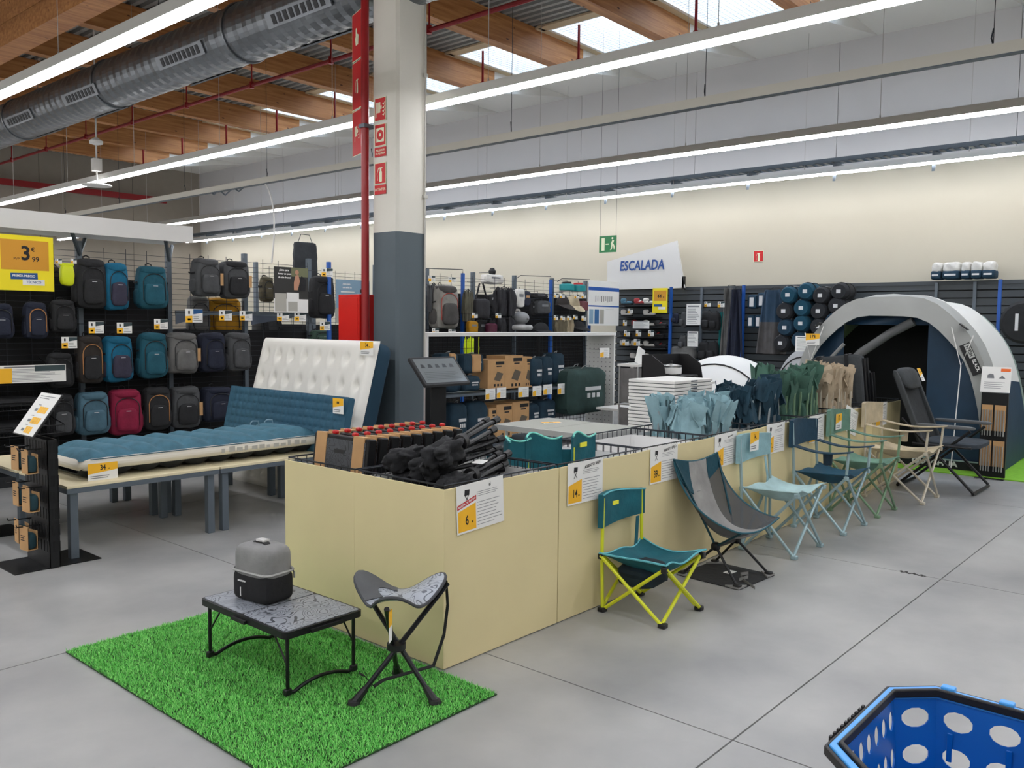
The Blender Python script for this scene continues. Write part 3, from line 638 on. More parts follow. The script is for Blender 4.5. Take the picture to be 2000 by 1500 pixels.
b = MB(); b.strap([(cw / 2 + .006, -.03, .165), (cw / 2 + .012, -.06, .14), (cw / 2 + .004, -.1, .12)], .018, .004, (0, .3, 1)); b.build('shoulder_strap', blk, t)
b = MB(); b.bx(-cw / 2 - .001, -cw / 2 + .002, .02, .07, .085, .092); b.bx(-cw / 2 - .001, -cw / 2 + .002, .05, .056, .02, .06); b.build('logo', mat('logo_white', (214, 214, 214), .6), t, smooth=False)
b = MB(); b.tube([(.07, -cdp / 2 - .003, .125), (.07, -cdp / 2 - .003, .095)], .004, 5); b.build('zip_pull', mat('chrome', (200, 200, 202), .2, .9), t)
card('price_card', 'yellow and white price card lying behind the cooler on the low table', Matrix.Translation((2.22, 3.37, TZ + .004)) @ Matrix.Rotation(-.7, 4, 'Z'), .14, .1, price='-', kind='b')
# tripod stool
t = thing('tripod_stool', 'tripod folding stool with contour-print sling and hanging strap on the grass mat', 'stool', (2.255, 2.56, .017))
ft = [Vector((2.067 - 2.255, 2.605 - 2.56, 0)), Vector((2.269 - 2.255, 2.363 - 2.56, 0)), Vector((2.384 - 2.255, 2.678 - 2.56, 0))]
hub = Vector((0, 0, .185)); tops = [(hub + (hub - f) * 1.2) for f in ft]
for f, tp_ in zip(ft, tops):
    d_ = (tp_ - f).normalized(); off = d_.cross(Vector((0, 0, 1))).normalized() * .014
    b = MB(); b.tube([f + off, tp_ + off], .0105, 8); o = b.build('leg', tubk, t)
    b = MB(); b.tube([f + off - d_ * .006, f + off + d_ * .07], [.02, .013], 8); b.lathe([(.0, 0), (.026, 0), (.022, .012), (.012, .016)], 10, Matrix.Translation(f + off)); b.build('foot', BLACKP, o)
b = MB(); b.lathe([(.02, -.016), (.038, -.012), (.038, .012), (.02, .016)], 16, Matrix.Translation(hub)); b.build('hub', BLACKP, t)
A, B_, C_ = tops
cen = (A + B_ + C_) / 3
def seat_tri(p, q, r, sag, up):
    def fn(u, v):
        x = p * (1 - u) + (q * (1 - v) + r * v) * u
        e = 4 * u * (1 - u) * .02
        k = max(0, 1 - (x - cen).length / .22)
        return x + Vector((0, 0, up - sag * k)) + (x - cen).normalized() * 0 - (cen - x) * 0 - Vector((0, 0, e))
    return fn
th0 = [math.atan2(p.y - cen.y, p.x - cen.x) for p in (A, B_, C_)]
def lobe(a): return sum(math.exp(-((math.atan2(math.sin(a - q), math.cos(a - q))) / .5) ** 2) for q in th0)
def saddle(u, v, up=.0, k=1.0):
    a = 2 * PI * u; l = lobe(a); R_ = (.125 + .085 * l) * k
    return cen + Vector((R_ * v * math.cos(a), R_ * v * math.sin(a), up - .035 * (1 - v * v) + v * v * (.03 * l - .05 * (1 - min(1, l)))))
stm = topo('stool_print', (164, 171, 181), (92, 98, 108)); sgm = fabric('stool_grey', (88, 90, 92))
b = MB(); b.sheet(lambda u, v: saddle(u, max(v, .001), .008), 60, 10, .004, cu=True); b.build('seat_sling', stm, t, ang=80)
b = MB(); b.tube([saddle(k / 60, 1, .006) for k in range(60)], .007, 6, True); b.build('edge_binding', mat('binding_grey', (70, 72, 76), .8), t)
u0 = th0[1] / (2 * PI)
b = MB(); b.sheet(lambda u, v: saddle(u0 - .14 + .28 * u, .45 + .56 * v, .013), 16, 6, .003); b.build('corner_pocket', sgm, t, ang=80)
b = MB(); b.strap([A + Vector((0, 0, .01))] + [A + Vector((.01, -.0, -.1)), A + Vector((-.01, .0, -.22)), A + Vector((-.08, -.01, -.33))] + [ft[0] + Vector((.16, .0, .04)), ft[0] + Vector((.1, -.01, .035)), ft[0] + Vector((.06, .0, .09)), ft[0] + Vector((.04, 0, .1))], .02, .003, (.3, 1, .1)); b.build('carry_strap', blk, t)
b = MB(); b.bx(-.02, .02, -.001, .001, -.12, 0); b.k = 1; b.bx(-.02, .02, -.0016, .0016, -.06, 0); b.build('price_tag', [PAPER, YEL], t, smooth=False, loc=C_ + Vector((-.01, -.012, .0)), rot=(0, 0, .6))
# ================================================================ DISPLAY CHAIRS
def seat_sheet(x0, x1, y0, y1, h, sag, th=.006):
    def fn(u, v):
        e = min(u, 1 - u, v, 1 - v); ed = (1 - 4 * (u - .5) ** 2) * (1 - 4 * (v - .5) ** 2)
        iu = .025 * math.sin(PI * v) * (1 - 2 * u) ; iv = .025 * math.sin(PI * u) * (1 - 2 * v)
        zz = h - sag * ed - .022 * (math.sin(PI * u) + math.sin(PI * v)) + .012 * math.sin(9 * u + 4 * v)
        return (x0 + (x1 - x0) * u + iu, y0 + (y1 - y0) * v + iv, zz)
    return fn
def cross_chair(label, x0, x1, y0, y1, hs, tube, seatm, backm, back, arms=None, pip=None, feet=None, r=.0105, strap=None, cup=None, group=None, rear_x=0.0):
    """quad folding chair; front is -Y. back=(z0,z1), arms=z"""
    cx, cy = (x0 + x1) / 2, (y0 + y1) / 2; t = thing('folding_chair', label, 'chair', (cx, cy, 0), 0, group)
    hx, hy = (x1 - x0) / 2, (y1 - y0) / 2; ov = .02
    c = [(-hx, -hy), (hx, -hy), (hx, hy), (-hx, hy)]
    for i in range(4):
        j = (i + 1) % 4; a, d_ = c[i], c[j]; n = Vector((a[1] - d_[1], d_[0] - a[0], 0)).normalized() * .008
        for p, q, s in ((a, d_, 1), (d_, a, -1)):
            b = MB(); b.tube([Vector((p[0], p[1], .012)) + n * s, Vector((q[0] * 1.04, q[1] * 1.04, hs - .01)) + n * s], r, 7); b.build('leg', tube, t)
    for p in c:
        b = MB(); b.box((p[0], p[1], .012), (.04, .04, .024)); b.build('foot', feet or tube, t, bevel=.005)
        b = MB(); b.box((p[0] * 1.04, p[1] * 1.04, hs - .015), (.03, .03, .03)); b.build('corner_joint', feet or tube, t, bevel=.004)
    b = MB(); fn = seat_sheet(-hx * 1.1, hx * 1.1, -hy * 1.12, hy * 1.06, hs + .012, .05); b.sheet(fn, 16, 16, .006); s = b.build('seat', seatm, t)
    if pip:
        e = [fn(k / 16, 0) for k in range(16)] + [fn(1, k / 16) for k in range(16)] + [fn(1 - k / 16, 1) for k in range(16)] + [fn(0, 1 - k / 16) for k in range(16)]
        b = MB(); b.tube(e, .0055, 5, True); b.build('piping', pip, s)
    z0, z1 = back
    for sx in (-hx, hx): b = MB(); b.tube([(sx * 1.0, hy, .02), (sx * 1.04 + rear_x * .3, hy * 1.02, hs), (sx + rear_x, hy * 1.04, z1 - .01)], r, 7); b.build('back_post', tube, t)
    b = MB(); b.sheet(lambda u, v: (-hx * 1.1 + 2.2 * hx * u + rear_x, hy * 1.04 - .014 + .04 * math.sin(PI * u), z0 + (z1 - z0) * v + .012 * math.sin(3 * u + 1) * (1 if v > .5 else -1)), 12, 6, .028); bk = b.build('backrest', backm, t)
    if pip: b = MB(); b.tube([(-hx * 1.1 + 2.2 * hx * u + rear_x, hy * 1.04 - .016 + .04 * math.sin(PI * u), z1 + .012 * math.sin(3 * u + 1)) for u in [k / 12 for k in range(13)]], .005, 5); b.build('piping', pip, bk)
    if arms:
        for sx in (-hx, hx):
            b = MB(); b.tube([(sx * 1.04, -hy * 1.04, hs - .01), (sx * 1.05, -hy * 1.1, arms)], r, 7); b.build('arm_post', tube, t)
            b = MB(); b.sheet(lambda u, v: (sx * 1.05 + (-.035 + .07 * v) + rear_x * u * .6, -hy * 1.22 + (2.2 * hy) * u, arms + .006 - .03 * math.sin(PI * u) + .015 * u), 12, 3, .008); b.build('armrest', backm, t)
        if cup: b = MB(); b.lathe([(.03, 0), (.036, .09), (.034, .09), (.028, .004)], 12, Matrix.Translation((-hx * 1.05, -hy * .3, arms - .1))); b.build('cup_holder', cup, t)
    if strap: b = MB(); b.strap([(hx * .8 + rear_x, hy * 1.02, z0), (hx * .72, hy * 1.0, hs + .02), (hx * .5, hy * .96, .1)], .03, .003, (1, 0, 0)); b.build('strap', strap, t)
    return t
lime = mat('lime_tube', (214, 220, 40), .4)
tealp = mat('teal_piping', (96, 178, 190), .7)
t = cross_chair('low teal chair with lime yellow legs in front of the bins', 3.655, 4.02, 2.165, 2.53, .31, lime, teal, teal, (.455, .61), pip=tealp, feet=BLACKP, strap=teal, r=.0095)
b = MB(); b.bx(-.15, -.1, .147, .152, .565, .585); b.build('brand_tag', mat('tag_yellow', (236, 232, 60), .6), t, smooth=False)
b = MB(); b.soft((-.02, .04, .2), (.26, .2, .12), .35, 6, .05, 4); b.build('storage_pouch', fabric('pouch_dark', (14, 34, 44)), t)
cross_chair('pale blue folding chair without armrests', 5.335, 5.765, 2.2, 2.565, .43, tub_blue, fabric('mint', (176, 206, 208)), fabric('pale_back', (136, 172, 178)), (.6, .765), strap=pale, rear_x=-.06)
cross_chair('navy folding armchair with mesh cup holder', 6.205, 6.635, 2.2, 2.57, .43, tub_blue, fabric('navy_seat', (28, 76, 98)), fabric('navy_back', (22, 58, 78)), (.62, .8), arms=.6, cup=fabric('cup_navy', (20, 40, 54)), rear_x=-.07)
cross_chair('sage green folding armchair', 6.965, 7.38, 2.21, 2.585, .43, tub_green, fabric('sage_seat', (112, 152, 134)), fabric('sage_back', (98, 134, 118)), (.63, .82), arms=.61, rear_x=-.07)
cross_chair('beige folding armchair with cup holder', 7.765, 8.2, 2.1, 2.58, .45, tub_sand, fabric('cream_seat', (208, 194, 164)), fabric('sand_back', (186, 172, 144)), (.64, .83), arms=.63, cup=fabric('cup_sand', (170, 156, 130)), rear_x=-.07)
for x, y, p, lb in ((5.62, 2.52, '14', 'pale blue folding chair'), (7.28, 2.56, '17', 'sage green folding armchair')):
    card('price_card', 'yellow and white price card on the backrest of the %s' % lb, FACE_NY((x - .14, y + .045, .72)), .13, .13, price=p, kind='b', group='cards on display chairs')
# mesh lounge chair
t = thing('mesh_lounge_chair', 'low mesh lounge chair with teal edges on a black ground sheet', 'chair', (4.7, 2.36, 0), -.06)
gsh = .21
b = MB(); b.prism([(-gsh, -gsh), (gsh, -gsh), (gsh, gsh), (-gsh, gsh)], .001, .005); b.k = 1
for sx in (-1, 1):
    for sy in (-1, 1): b.prism([(sx * gsh, sy * gsh), (sx * (gsh - .09), sy * gsh), (sx * gsh, sy * (gsh - .09))][::(1 if sx * sy > 0 else -1)], .005, .014)
b.build('ground_sheet', [fabric('sheet_black', (34, 35, 37)), fabric('sheet_grey', (140, 140, 138))], t, smooth=False)
hubs = [Vector((-.12, 0, .2)), Vector((.12, 0, .2))]
b = MB(); b.tube([hubs[0], hubs[1]], .012, 8)
for h in hubs: b.soft(h, (.05, .05, .05), .5, 4)
b.build('base_frame', BLACKM, t)
for h, sx in zip(hubs, (-1, 1)):
    for sy in (-1, 1):
        b = MB(); b.tube([h, (sx * .185, sy * .185, .012)], .008, 7); o = b.build('leg', BLACKM, t)
        b = MB(); b.soft((sx * .185, sy * .185, .016), (.045, .045, .022), .4, 4); b.build('foot', BLACKP, o)
bt = [Vector((-.28, .2, .71)), Vector((.2, .2, .705))]; fr = [Vector((-.24, -.235, .34)), Vector((.26, -.2, .345))]
for h, q in ((hubs[0], bt[0]), (hubs[1], bt[1]), (hubs[0], fr[0]), (hubs[1], fr[1])): b = MB(); b.tube([h, q], .007, 7); b.build('sling_pole', mat('teal_tube', (20, 66, 78), .35, .4), t)
def sl(u, v):
    L_ = bt[0].lerp(fr[0], v); R_ = bt[1].lerp(fr[1], v); p = L_.lerp(R_, u); s = math.sin(PI * v) ** .8
    return p + Vector((0, -.02 * s + .0, -.22 * s * (.35 + .65 * math.sin(PI * u)) - .03 * math.sin(PI * u))) + Vector((0, .09 * s, 0))
b = MB(); b.sheet(lambda u, v: sl(u * .27, v), 5, 18, .003); b.sheet(lambda u, v: sl(.73 + u * .27, v), 5, 18, .003); b.build('mesh_side', mat('mesh_grey', (84, 86, 88), .8, alpha=.72), t)
b = MB(); b.sheet(lambda u, v: sl(.27 + u * .46, v), 8, 18, .005); s = b.build('sling_centre', fabric('sling_grey', (148, 147, 144)), t)

for q0, q1 in ((0, .3), (.72, 1)): b = MB(); b.sheet(lambda u, v: sl(q0 + (q1 - q0) * u, v * (.2 if q0 == 0 else .12)) + Vector((0, -.004, .002)), 8, 4, .006); b.build('corner_pocket', fabric('pocket_teal', (14, 66, 80)), t)
b = MB(); b.tube([sl(0, v / 18) for v in range(19)] + [sl(k / 10, 1) for k in range(1, 11)] + [sl(1, 1 - v / 18) for v in range(1, 19)] + [sl(1 - k / 10, 0) for k in range(1, 10)], .006, 5, True); b.build('edge_piping', mat('edge_teal', (22, 84, 98), .7), t)
b = MB(); b.bx(-.03, .0, -.001, .001, 0, .012); b.build('logo', mat('logo_white', (214, 214, 214), .6), s, smooth=False, loc=sl(.45, .16) + Vector((0, -.012, .0)), rot=(.6, 0, 0))
b = MB(); b.strap([(-.05, -.12, .012), (-.02, -.16, .03), (.02, -.14, .04), (.0, -.1, .03), (-.04, -.14, .012), (-.09, -.22, .007), (-.12, -.26, .006)], .018, .002, (.4, .3, 1)); b.build('carry_strap', fabric('strap_g', (128, 128, 126)), t)
b = MB(); b.bx(.02, .1, -.02, .03, .007, .008); b.build('paper_tag', PAPER, t, smooth=False)
# grey recliner
t = thing('recliner_chair', 'dark grey folding recliner with padded high back near the tent', 'chair', (8.75, 2.2, 0), .0)
gy = fabric('recliner_grey', (58, 62, 64)); gm = fabric('recliner_mesh', (38, 41, 43))
w2 = .27
b = MB(); b.sheet(lambda u, v: (-w2 + 2 * w2 * u, .12 + .26 * v + .02 * math.sin(PI * u), .42 + .66 * v), 8, 12, .03); bk = b.build('backrest', gm, t)
for sx in (-1, 1): b = MB(); b.soft((sx * w2, .25, .76), (.05, .05, .68), .3, 5, M=Matrix.Rotation(-.37, 4, 'X') @ Matrix.Translation((0, .02, .0)) if False else None); b.v = [(x, y + (z - .76) * .4, z) for x, y, z in b.v]; b.build('side_bolster', gy, t)
b = MB(); b.soft((0, .33, 1.02), (.5, .09, .2), .45, 7); b.v = [(x, y + (z - 1.0) * .4, z) for x, y, z in b.v]; b.build('head_cushion', gy, t)
b = MB(); b.soft((0, -.1, .44), (.56, .5, .06), .3, 8); b.build('seat', fabric('recliner_seat', (48, 56, 64)), t)
for sx in (-1, 1):
    b = MB(); b.soft((sx * .31, -.08, .61), (.055, .5, .035), .35, 6); b.build('armrest', mat('arm_grey', (92, 95, 97), .5), t)
    b = MB(); b.tube([(sx * .29, .3, .66), (sx * .29, -.33, .03)], .013, 8); b.tube([(sx * .27, -.28, .58), (sx * .27, .32, .03)], .013, 8); b.tube([(sx * .29, -.3, .43), (sx * .29, .2, .43)], .012, 8); b.build('side_frame', BLACKM, t)
b = MB(); b.tube([(-.29, -.33, .02), (.29, -.33, .02)], .014, 8); b.build('front_skid', BLACKM, t)
b = MB(); b.tube([(-.27, .32, .02), (.27, .32, .02)], .014, 8); b.build('rear_skid', BLACKM, t)
card('price_card', 'yellow and white price card hanging on the recliner headrest', frame((8.72, 2.42, 1.06), (1, 0, 0), (0, .4, .9)), .1, .13, price='-', kind='b', group='cards on display chairs')
for i in range(4):   # folded recliners standing in the last bin
    x = BX0 + 7 * PITCH + .14 + .17 * i; t = thing('folded_recliner', 'dark grey folded recliner standing on end in the last bin', 'folded chair', (x, 2.98 + .03 * i, .311), 0, 'folded recliners in the last bin'); t.rotation_euler = (-.12, .12, .15)
    hh = .92 if i < 2 else .76
    b = MB(); b.soft((0, 0, hh / 2), (.1, .5, hh), .12, 6); b.build('padded_frame', gy, t)
    b = MB(); b.soft((-.045, 0, hh / 2), (.04, .36, hh * .8), .2, 5); b.build('mesh_panel', gm, t)
    for yy in (-.12, .14): b = MB(); b.strap([(-.07, yy, hh * .5), (-.068, yy, hh), (0, yy, hh + .012), (.06, yy, hh)], .03, .004, (0, 1, 0)); b.build('strap', blk, t)
    
    for yy in (-.26, .26): b = MB(); b.tube([(.05, yy, .05), (.05, yy, hh * .96)], .014, 7); b.build('side_tube', BLACKM, t)
# ================================================================ SHOPPING BASKET
t = thing('shopping_basket', 'blue plastic shopping basket with oval holes and black handles', 'basket', (2.5, .57, 0))
bl = mat('basket_blue', (0, 96, 184), .35); bl2 = mat('rim_blue', (80, 170, 246), .35)
Lx, Ly, Hb = .66, .46, .385
def ring(sc_, n=4, ch=.1):
    hx, hy = Lx / 2 * sc_, Ly / 2 * sc_; c_ = ch * sc_
    return [(hx, -hy + c_), (hx, hy - c_), (hx - c_, hy), (-hx + c_, hy), (-hx, hy - c_), (-hx, -hy + c_), (-hx + c_, -hy), (hx - c_, -hy)]
# walls with oval holes: each wall panel is a grid with holes left open
def hole_wall(b, A, B2, zlo, zhi, nx, nz, inset):
    A, B2 = Vector(A), Vector(B2)
    def pt(u, z):
        k = 1 - inset * (1 - (z - zlo) / (zhi - zlo)); p = A.lerp(B2, u); return Vector((p.x * k, p.y * k, z))
    K = 12
    for i in range(nx):
        for j in range(nz):
            u0, u1 = i / nx, (i + 1) / nx; z0, z1 = zlo + (zhi - zlo) * j / nz, zlo + (zhi - zlo) * (j + 1) / nz
            uc, zc2 = (u0 + u1) / 2, (z0 + z1) / 2
            solid = (j == 0)
            outer = []; inner = []
            for k in range(K):
                a = 2 * PI * (k + .5) / K; ca, sa = math.cos(a), math.sin(a); m = max(abs(ca), abs(sa))
                outer.append(pt(uc + (u1 - u0) / 2 * ca / m, zc2 + (z1 - z0) / 2 * sa / m)); inner.append(pt(uc + (u1 - u0) * .33 * ca, zc2 + (z1 - z0) * .27 * sa))
            o = len(b.v); b.v += [tuple(p) for p in outer + inner]
            for k in range(K): b.f.append((o + k, o + (k + 1) % K, o + K + (k + 1) % K, o + K + k)); b.m.append(0)
            if solid: b.f.append(tuple(o + K + k for k in range(K))); b.m.append(0)
R0 = ring(1.0); b = MB()
for i in range(8):
    A, B2 = R0[i], R0[(i + 1) % 8]; ln = math.dist(A, B2)
    hole_wall(b, A, B2, .03, Hb - .03, (max(1, round(ln / .14)) if ln < .4 else 7), 3, .16)
o = b.build('body', bl, t, smooth=False); md = o.modifiers.new('thick', 'SOLIDIFY'); md.thickness = .005; md.offset = -1
b = MB(); b.prism([(x * .85, y * .85) for x, y in R0], .028, .034); b.build('bottom', bl, t, smooth=False)
def band(b, s0, s1, z0, z1):
    a, c_ = ring(s0), ring(s1); o = len(b.v)
    for z in (z0, z1): b.v += [(x, y, z) for x, y in a] + [(x, y, z) for x, y in c_]
    for i in range(8):
        j = (i + 1) % 8
        b.f += [(o + i, o + j, o + 16 + j, o + 16 + i), (o + 8 + j, o + 8 + i, o + 24 + i, o + 24 + j), (o + 16 + i, o + 16 + j, o + 24 + j, o + 24 + i), (o + j, o + i, o + 8 + i, o + 8 + j)]; b.m += [0] * 4
b = MB(); band(b, 1.07, 1.0, Hb - .035, Hb); b.build('rim', bl2, t, smooth=False, bevel=.004)
b = MB(); band(b, 1.115, 1.075, Hb - .03, Hb - .004); band(b, .99, .945, Hb - .02, Hb + .006); hd = b.build('handle', BLACKP, t, smooth=False, bevel=.004)
for k in range(10): b = MB(); b.bx(-.2 + k * .028, -.186 + k * .028, Ly / 2 * 1.12, Ly / 2 * 1.15, Hb - .04, Hb - .002); b.build('grip_rib', BLACKP, hd, smooth=False)
for y in (.1, -.06): b = MB(); b.bx(Lx / 2 * 1.0, Lx / 2 * 1.09, y - .02, y + .02, Hb - .02, Hb + .012); b.build('hinge_clip', bl2, t, smooth=False, bevel=.004)
for y in (.08, -.08): b = MB(); b.bx(Lx / 2 * .9, Lx / 2 * .915, y - .008, y + .008, .18, .27); b.build('rib', bl, t, smooth=False, bevel=.003)
for sx in (-.26, .26):
    for sy in (-.17, .17): b = MB(); b.lathe([(.0, 0), (.02, 0), (.02, .03), (0, .03)], 10, Matrix.Translation((sx * .8, sy * .8, 0))); b.build('foot', BLACKP, t)
# ================================================================ BENCH TABLES AND MATTRESSES
def bench(x0, x1, y0, y1, label):
    t = thing('bench_table', label, 'table', (x0, y0, 0), group='low display tables'); w, d, h = x1 - x0, y1 - y0, .47
    b = MB(); b.bx(.004, w - .004, .004, d - .004, h - .018, h); b.build('top_board', CREAM, t, smooth=False, bevel=.002)
    b = MB(); e = .03
    b.bx(.004, w - .004, .004, e, h - .05, h - .0185); b.bx(.004, w - .004, d - e, d - .004, h - .05, h - .0185); b.bx(.004, e, e, d - e, h - .05, h - .0185); b.bx(w - e, w - .004, e, d - e, h - .05, h - .0185); b.build('edge_frame', GREYM, t, smooth=False)
    for lx in (.03, w - .08):
        for ly in (.03, d - .08): b = MB(); b.bx(lx, lx + .05, ly, ly + .05, .0, h - .05); b.build('leg', GREYM, t, smooth=False, bevel=.003)
    return t
bench(2.16, 3.2, 5.5, 6.29, 'low cream-topped display table at the front left under the air bed'); bench(3.2, 4.25, 5.5, 6.29, 'low cream-topped display table under the foot of the air bed')
bench(2.16, 3.2, 6.33, 7.12, 'low cream-topped display table in the rear row beside the wire shelves'); bench(3.2, 4.25, 6.33, 7.12, 'low cream-topped display table in the rear row below the leaning mattresses')
# flat air bed on the front tables
t = thing('air_bed', 'single air bed with ribbed blue top and cream sides lying on the tables', 'air bed', (2.27, 5.6, .471))
L_, W_ = 1.9, .66
vel = mat('blue_flock', (62, 108, 126), .8, var=.18, vscale=14, bump=.2, bscale=120); cream = mat('pvc_cream', (226, 220, 204), .35)
def sup(u, r): return rrect(L_, W_, r)
b = MB(); b.prism(rrect(L_, W_, .09, 6), .06, .135); b.build('side_wall', cream, t, smooth=True, bevel=.03)
NB = 10
def topf(u, v):
    x = .02 + (L_ - .04) * u; y = .02 + (W_ - .04) * v; e = min(1, min(u, 1 - u) * 14, min(v, 1 - v) * 6) ** .5
    k = (u * NB + .6 * v) % 1; return (x, y,   .125 + .075 * e * (.4 + .6 * abs(math.sin(PI * k)) ** .6))
b = MB(); b.sheet(topf, 120, 16); b.build('flocked_top', vel, t, ang=80)
b = MB(); b.sheet(lambda u, v: (.03 + (L_ - .06) * u, .02 + (W_ - .04) * v, .075 - (.035 + .035 * abs(math.sin(PI * NB * u)) ** .7) * (min(1, min(v, 1 - v) * 9)) ** .5), 100, 8); b.build('underside', mat('bed_dark', (34, 42, 48), .7), t, ang=80)
b = MB()
for i in range(12): x = 1.0 + i * .062; b.bx(x, x + .045 * (1 if i % 3 else .6), -.0012, .0005, .08, .08 + .045 * rnd.uniform(.5, 1))
b.build('printed_text', mat('print_grey', (176, 174, 164), .5), t, smooth=False)
b = MB(); b.tube([(.08 + 1.75 * u, -.002, .134) for u in (0, 1)], .004, 5); b.build('seam', mat('seam_blue', (44, 84, 100), .7), t)
for sx in (1.55, 1.68): b = MB(); b.tube([(sx, .5, .17), (sx, .5, .21), (sx + .02, .5, .225), (sx + .07, .5, .22), (sx + .08, .5, .17)], .006, 6); b.build('carry_loop', mat('loop_blue', (120, 150, 164), .6), t)
card('price_card', 'yellow and white price card leaning on the end of the flat air bed', FACE_NY((2.42, 5.585, .525)), .19, .11, price='34', kind='b', group='cards on mattresses')
# leaning foam mattress and upright double air bed
def lean(o, x, ang): o.rotation_euler = (0, ang, 0)
t = thing('foam_mattress', 'blue quilted self-inflating mattress leaning on the white air bed', 'mattress', (4.08, 5.3, .471)); t.rotation_euler = (0, .22, 0)
blu = mat('foam_blue', (40, 84, 106), .8, var=.1, vscale=10, bump=.15, bscale=60)
Lm, Hm = 1.68, .46
b = MB(); b.sheet(lambda u, v: (-.012 * (abs(math.sin(PI * 22 * u)) * abs(math.sin(PI * 7 * v))) ** .5 * min(1, 20 * min(u, 1 - u, v, 1 - v)), Lm * u, Hm * v), 132, 42); b.build('quilted_face', blu, t, ang=70)
b = MB(); b.bx(.0, .07, 0, Lm, .0, Hm); b.build('foam_core', blu, t, smooth=False, bevel=.012)
b = MB(); b.bx(-.016, -.013, 1.6, 1.62, .02, .07); b.build('care_tag', PAPER, t, smooth=False)
t = thing('double_air_bed', 'white dimpled double air bed standing upright against the column', 'air bed', (4.33, 5.6, .006)); t.rotation_euler = (0, .27, 0)
Lb, Hb2 = 1.7, 1.4
def dim(u, v):
    r = min(u, 1 - u) * Lb; s = min(v, 1 - v) * Hb2; e = -.05 * (1 - min(1, min(r, s) / .07)) ** 2
    z = 0
    cu = (u * 8.4 - .2) % 1 - .5; cv = (v * 6.0 + .25) % 1 - .5
    if .02 < u < .98 and .06 < v < .96: z = .05 * math.exp(-((cu / .17) ** 2 + (cv / .2) ** 2)) - .012 * math.exp(-((cu - .22) / .1) ** 2 - (cv / .3) ** 2)
    return (z - e, Lb * u, Hb2 * v)
b = MB(); b.sheet(lambda u, v: Vector(dim(u, v)), 130, 72); b.build('dimpled_face', mat('pvc_white', (232, 230, 222), .4), t, ang=85)
b = MB(); b.prism(rrect(Lb, Hb2, .1, 6), -.2, -.055, Matrix(((0, 0, -1, 0), (1, 0, 0, 0), (0, 1, 0, 0), (0, 0, 0, 1)))); b.build('flocked_back', mat('flock_navy', (24, 58, 78), .85), t, smooth=True, bevel=.02)
card('price_card', 'yellow and white price card on the corner of the white air bed', FACE_NX((4.66, 5.67, 1.28)), .17, .115, price='24', kind='b', group='cards on mattresses')
card('price_card', 'yellow and white price card on the corner of the blue foam mattress', FACE_NX((4.13, 5.37, .85)), .13, .12, price='-', kind='b', group='cards on mattresses')
# ================================================================ DISPLAY STANDS WITH PUMP PACKS
def stand(x, y, label, plab, packs):
    t = thing('display_stand', label, 'display stand', (x, y, 0))
    b = MB(); b.bx(-.22, .28, -.16, .2, 0.0, .006); b.build('base_plate', BLACKM, t, smooth=False)
    b = MB(); w_ = .175
    b.bx(-.03, -.026, -w_, w_, .006, .78); b.bx(.026, .03, -w_, w_, .006, .78); b.bx(-.03, .03, -w_, -w_ + .004, .006, .78); b.bx(-.03, .03, w_ - .004, w_, .006, .78); b.build('panel', BLACKM, t, smooth=False)
    b = MB()
    for r in range(7):
        for c in range(7): b.bx(-.0312, -.0302, -.15 + c * .046, -.138 + c * .046, .1 + r * .1, .165 + r * .1); b.bx(-.02 + c * .008, -.016 + c * .008, -w_ - .0008, -w_, .1 + r * .1, .165 + r * .1)
    b.build('slot', mat('slot_black', (4, 4, 5), .8), t, smooth=False)
    M = Matrix.Translation((-.01, 0, .92)) @ Matrix.Rotation(.62, 4, 'Y')
    b = MB(); b.bx(-.004, .004, -.16, .16, -.15, .15, M); hb = b.build('sign_holder', BLACKP, t, smooth=False)
    Ms = M @ frame((-.006, 0, 0), (0, -1, 0), (0, 0, 1))
    b = MB(); b.bx(-.15, .15, -.145, .145, 0, .001, Ms); s = b.build('price_sheet', PAPER, t, smooth=False)
    b = MB()
    for (r, n) in ((.03, 4), (-.045, 4), (-.11, 3)):
        for c in range(n): b.bx(-.02 + c * .032, .009 + c * .032, r - .022, r + .022, .0012, .0016, Ms)
    b.build('price_block', YEL, s, smooth=False)
    b = MB(); rows(b, Ms @ Matrix.Translation((0, 0, .001)), -.12, .12, .1, .13, 2, .3, 8)
    for r in (.03, -.045, -.11): b.bx(-.07, -.03, r - .012, r + .005, .0012, .0016, Ms); rows(b, Ms @ Matrix.Translation((0, 0, .001)), -.06, 0, r + .026, r + .036, 1, .5)
    b.build('printed_text', GREYINK, s, smooth=False)
    for dy, z, rz in packs:
        b = MB(); b.tube([(-.03, dy, z), (-.16, dy, z + .005), (-.165, dy, z + .02)], .004, 5); b.build('hook', BLACKM, t)
    for i, (dy, z, rz) in enumerate(packs):
        p = thing('accessory_pack', plab, 'packaged accessory', (x - .085 - .012 * (i % 2), y + dy, z - .004), rz, 'kraft packs on the stands')
        b = MB(); b.bx(-.03, -.027, -.045, .045, -.13, .012); b.bx(.027, .03, -.045, .045, -.13, -.02); b.bx(-.03, .03, -.045, .045, -.135, -.13); b.build('kraft_sleeve', KRAFT, p, smooth=False)
        b = MB(); b.soft((0, 0, -.08), (.052, .1, .1), .35, 5); b.build('rolled_product', fabric('pack_teal', (26, 58, 66)), p)
        b = MB(); rows(b, frame((-.0306, 0, -.06), (0, -1, 0), (0, 0, 1)), -.03, .02, -.02, .02, 3, .4, 3); b.build('printed_text', INK, p, smooth=False)
stand(2.05, 5.585, 'black slotted display stand with price sheet at the corner of the front table', 'kraft-sleeved accessory pack hooked on the black stand by the front table', [(.1, .72, .1), (-.09, .72, 0), (.1, .5, 0), (-.09, .49, .1), (.1, .27, -.1), (-.04, .25, .15)])
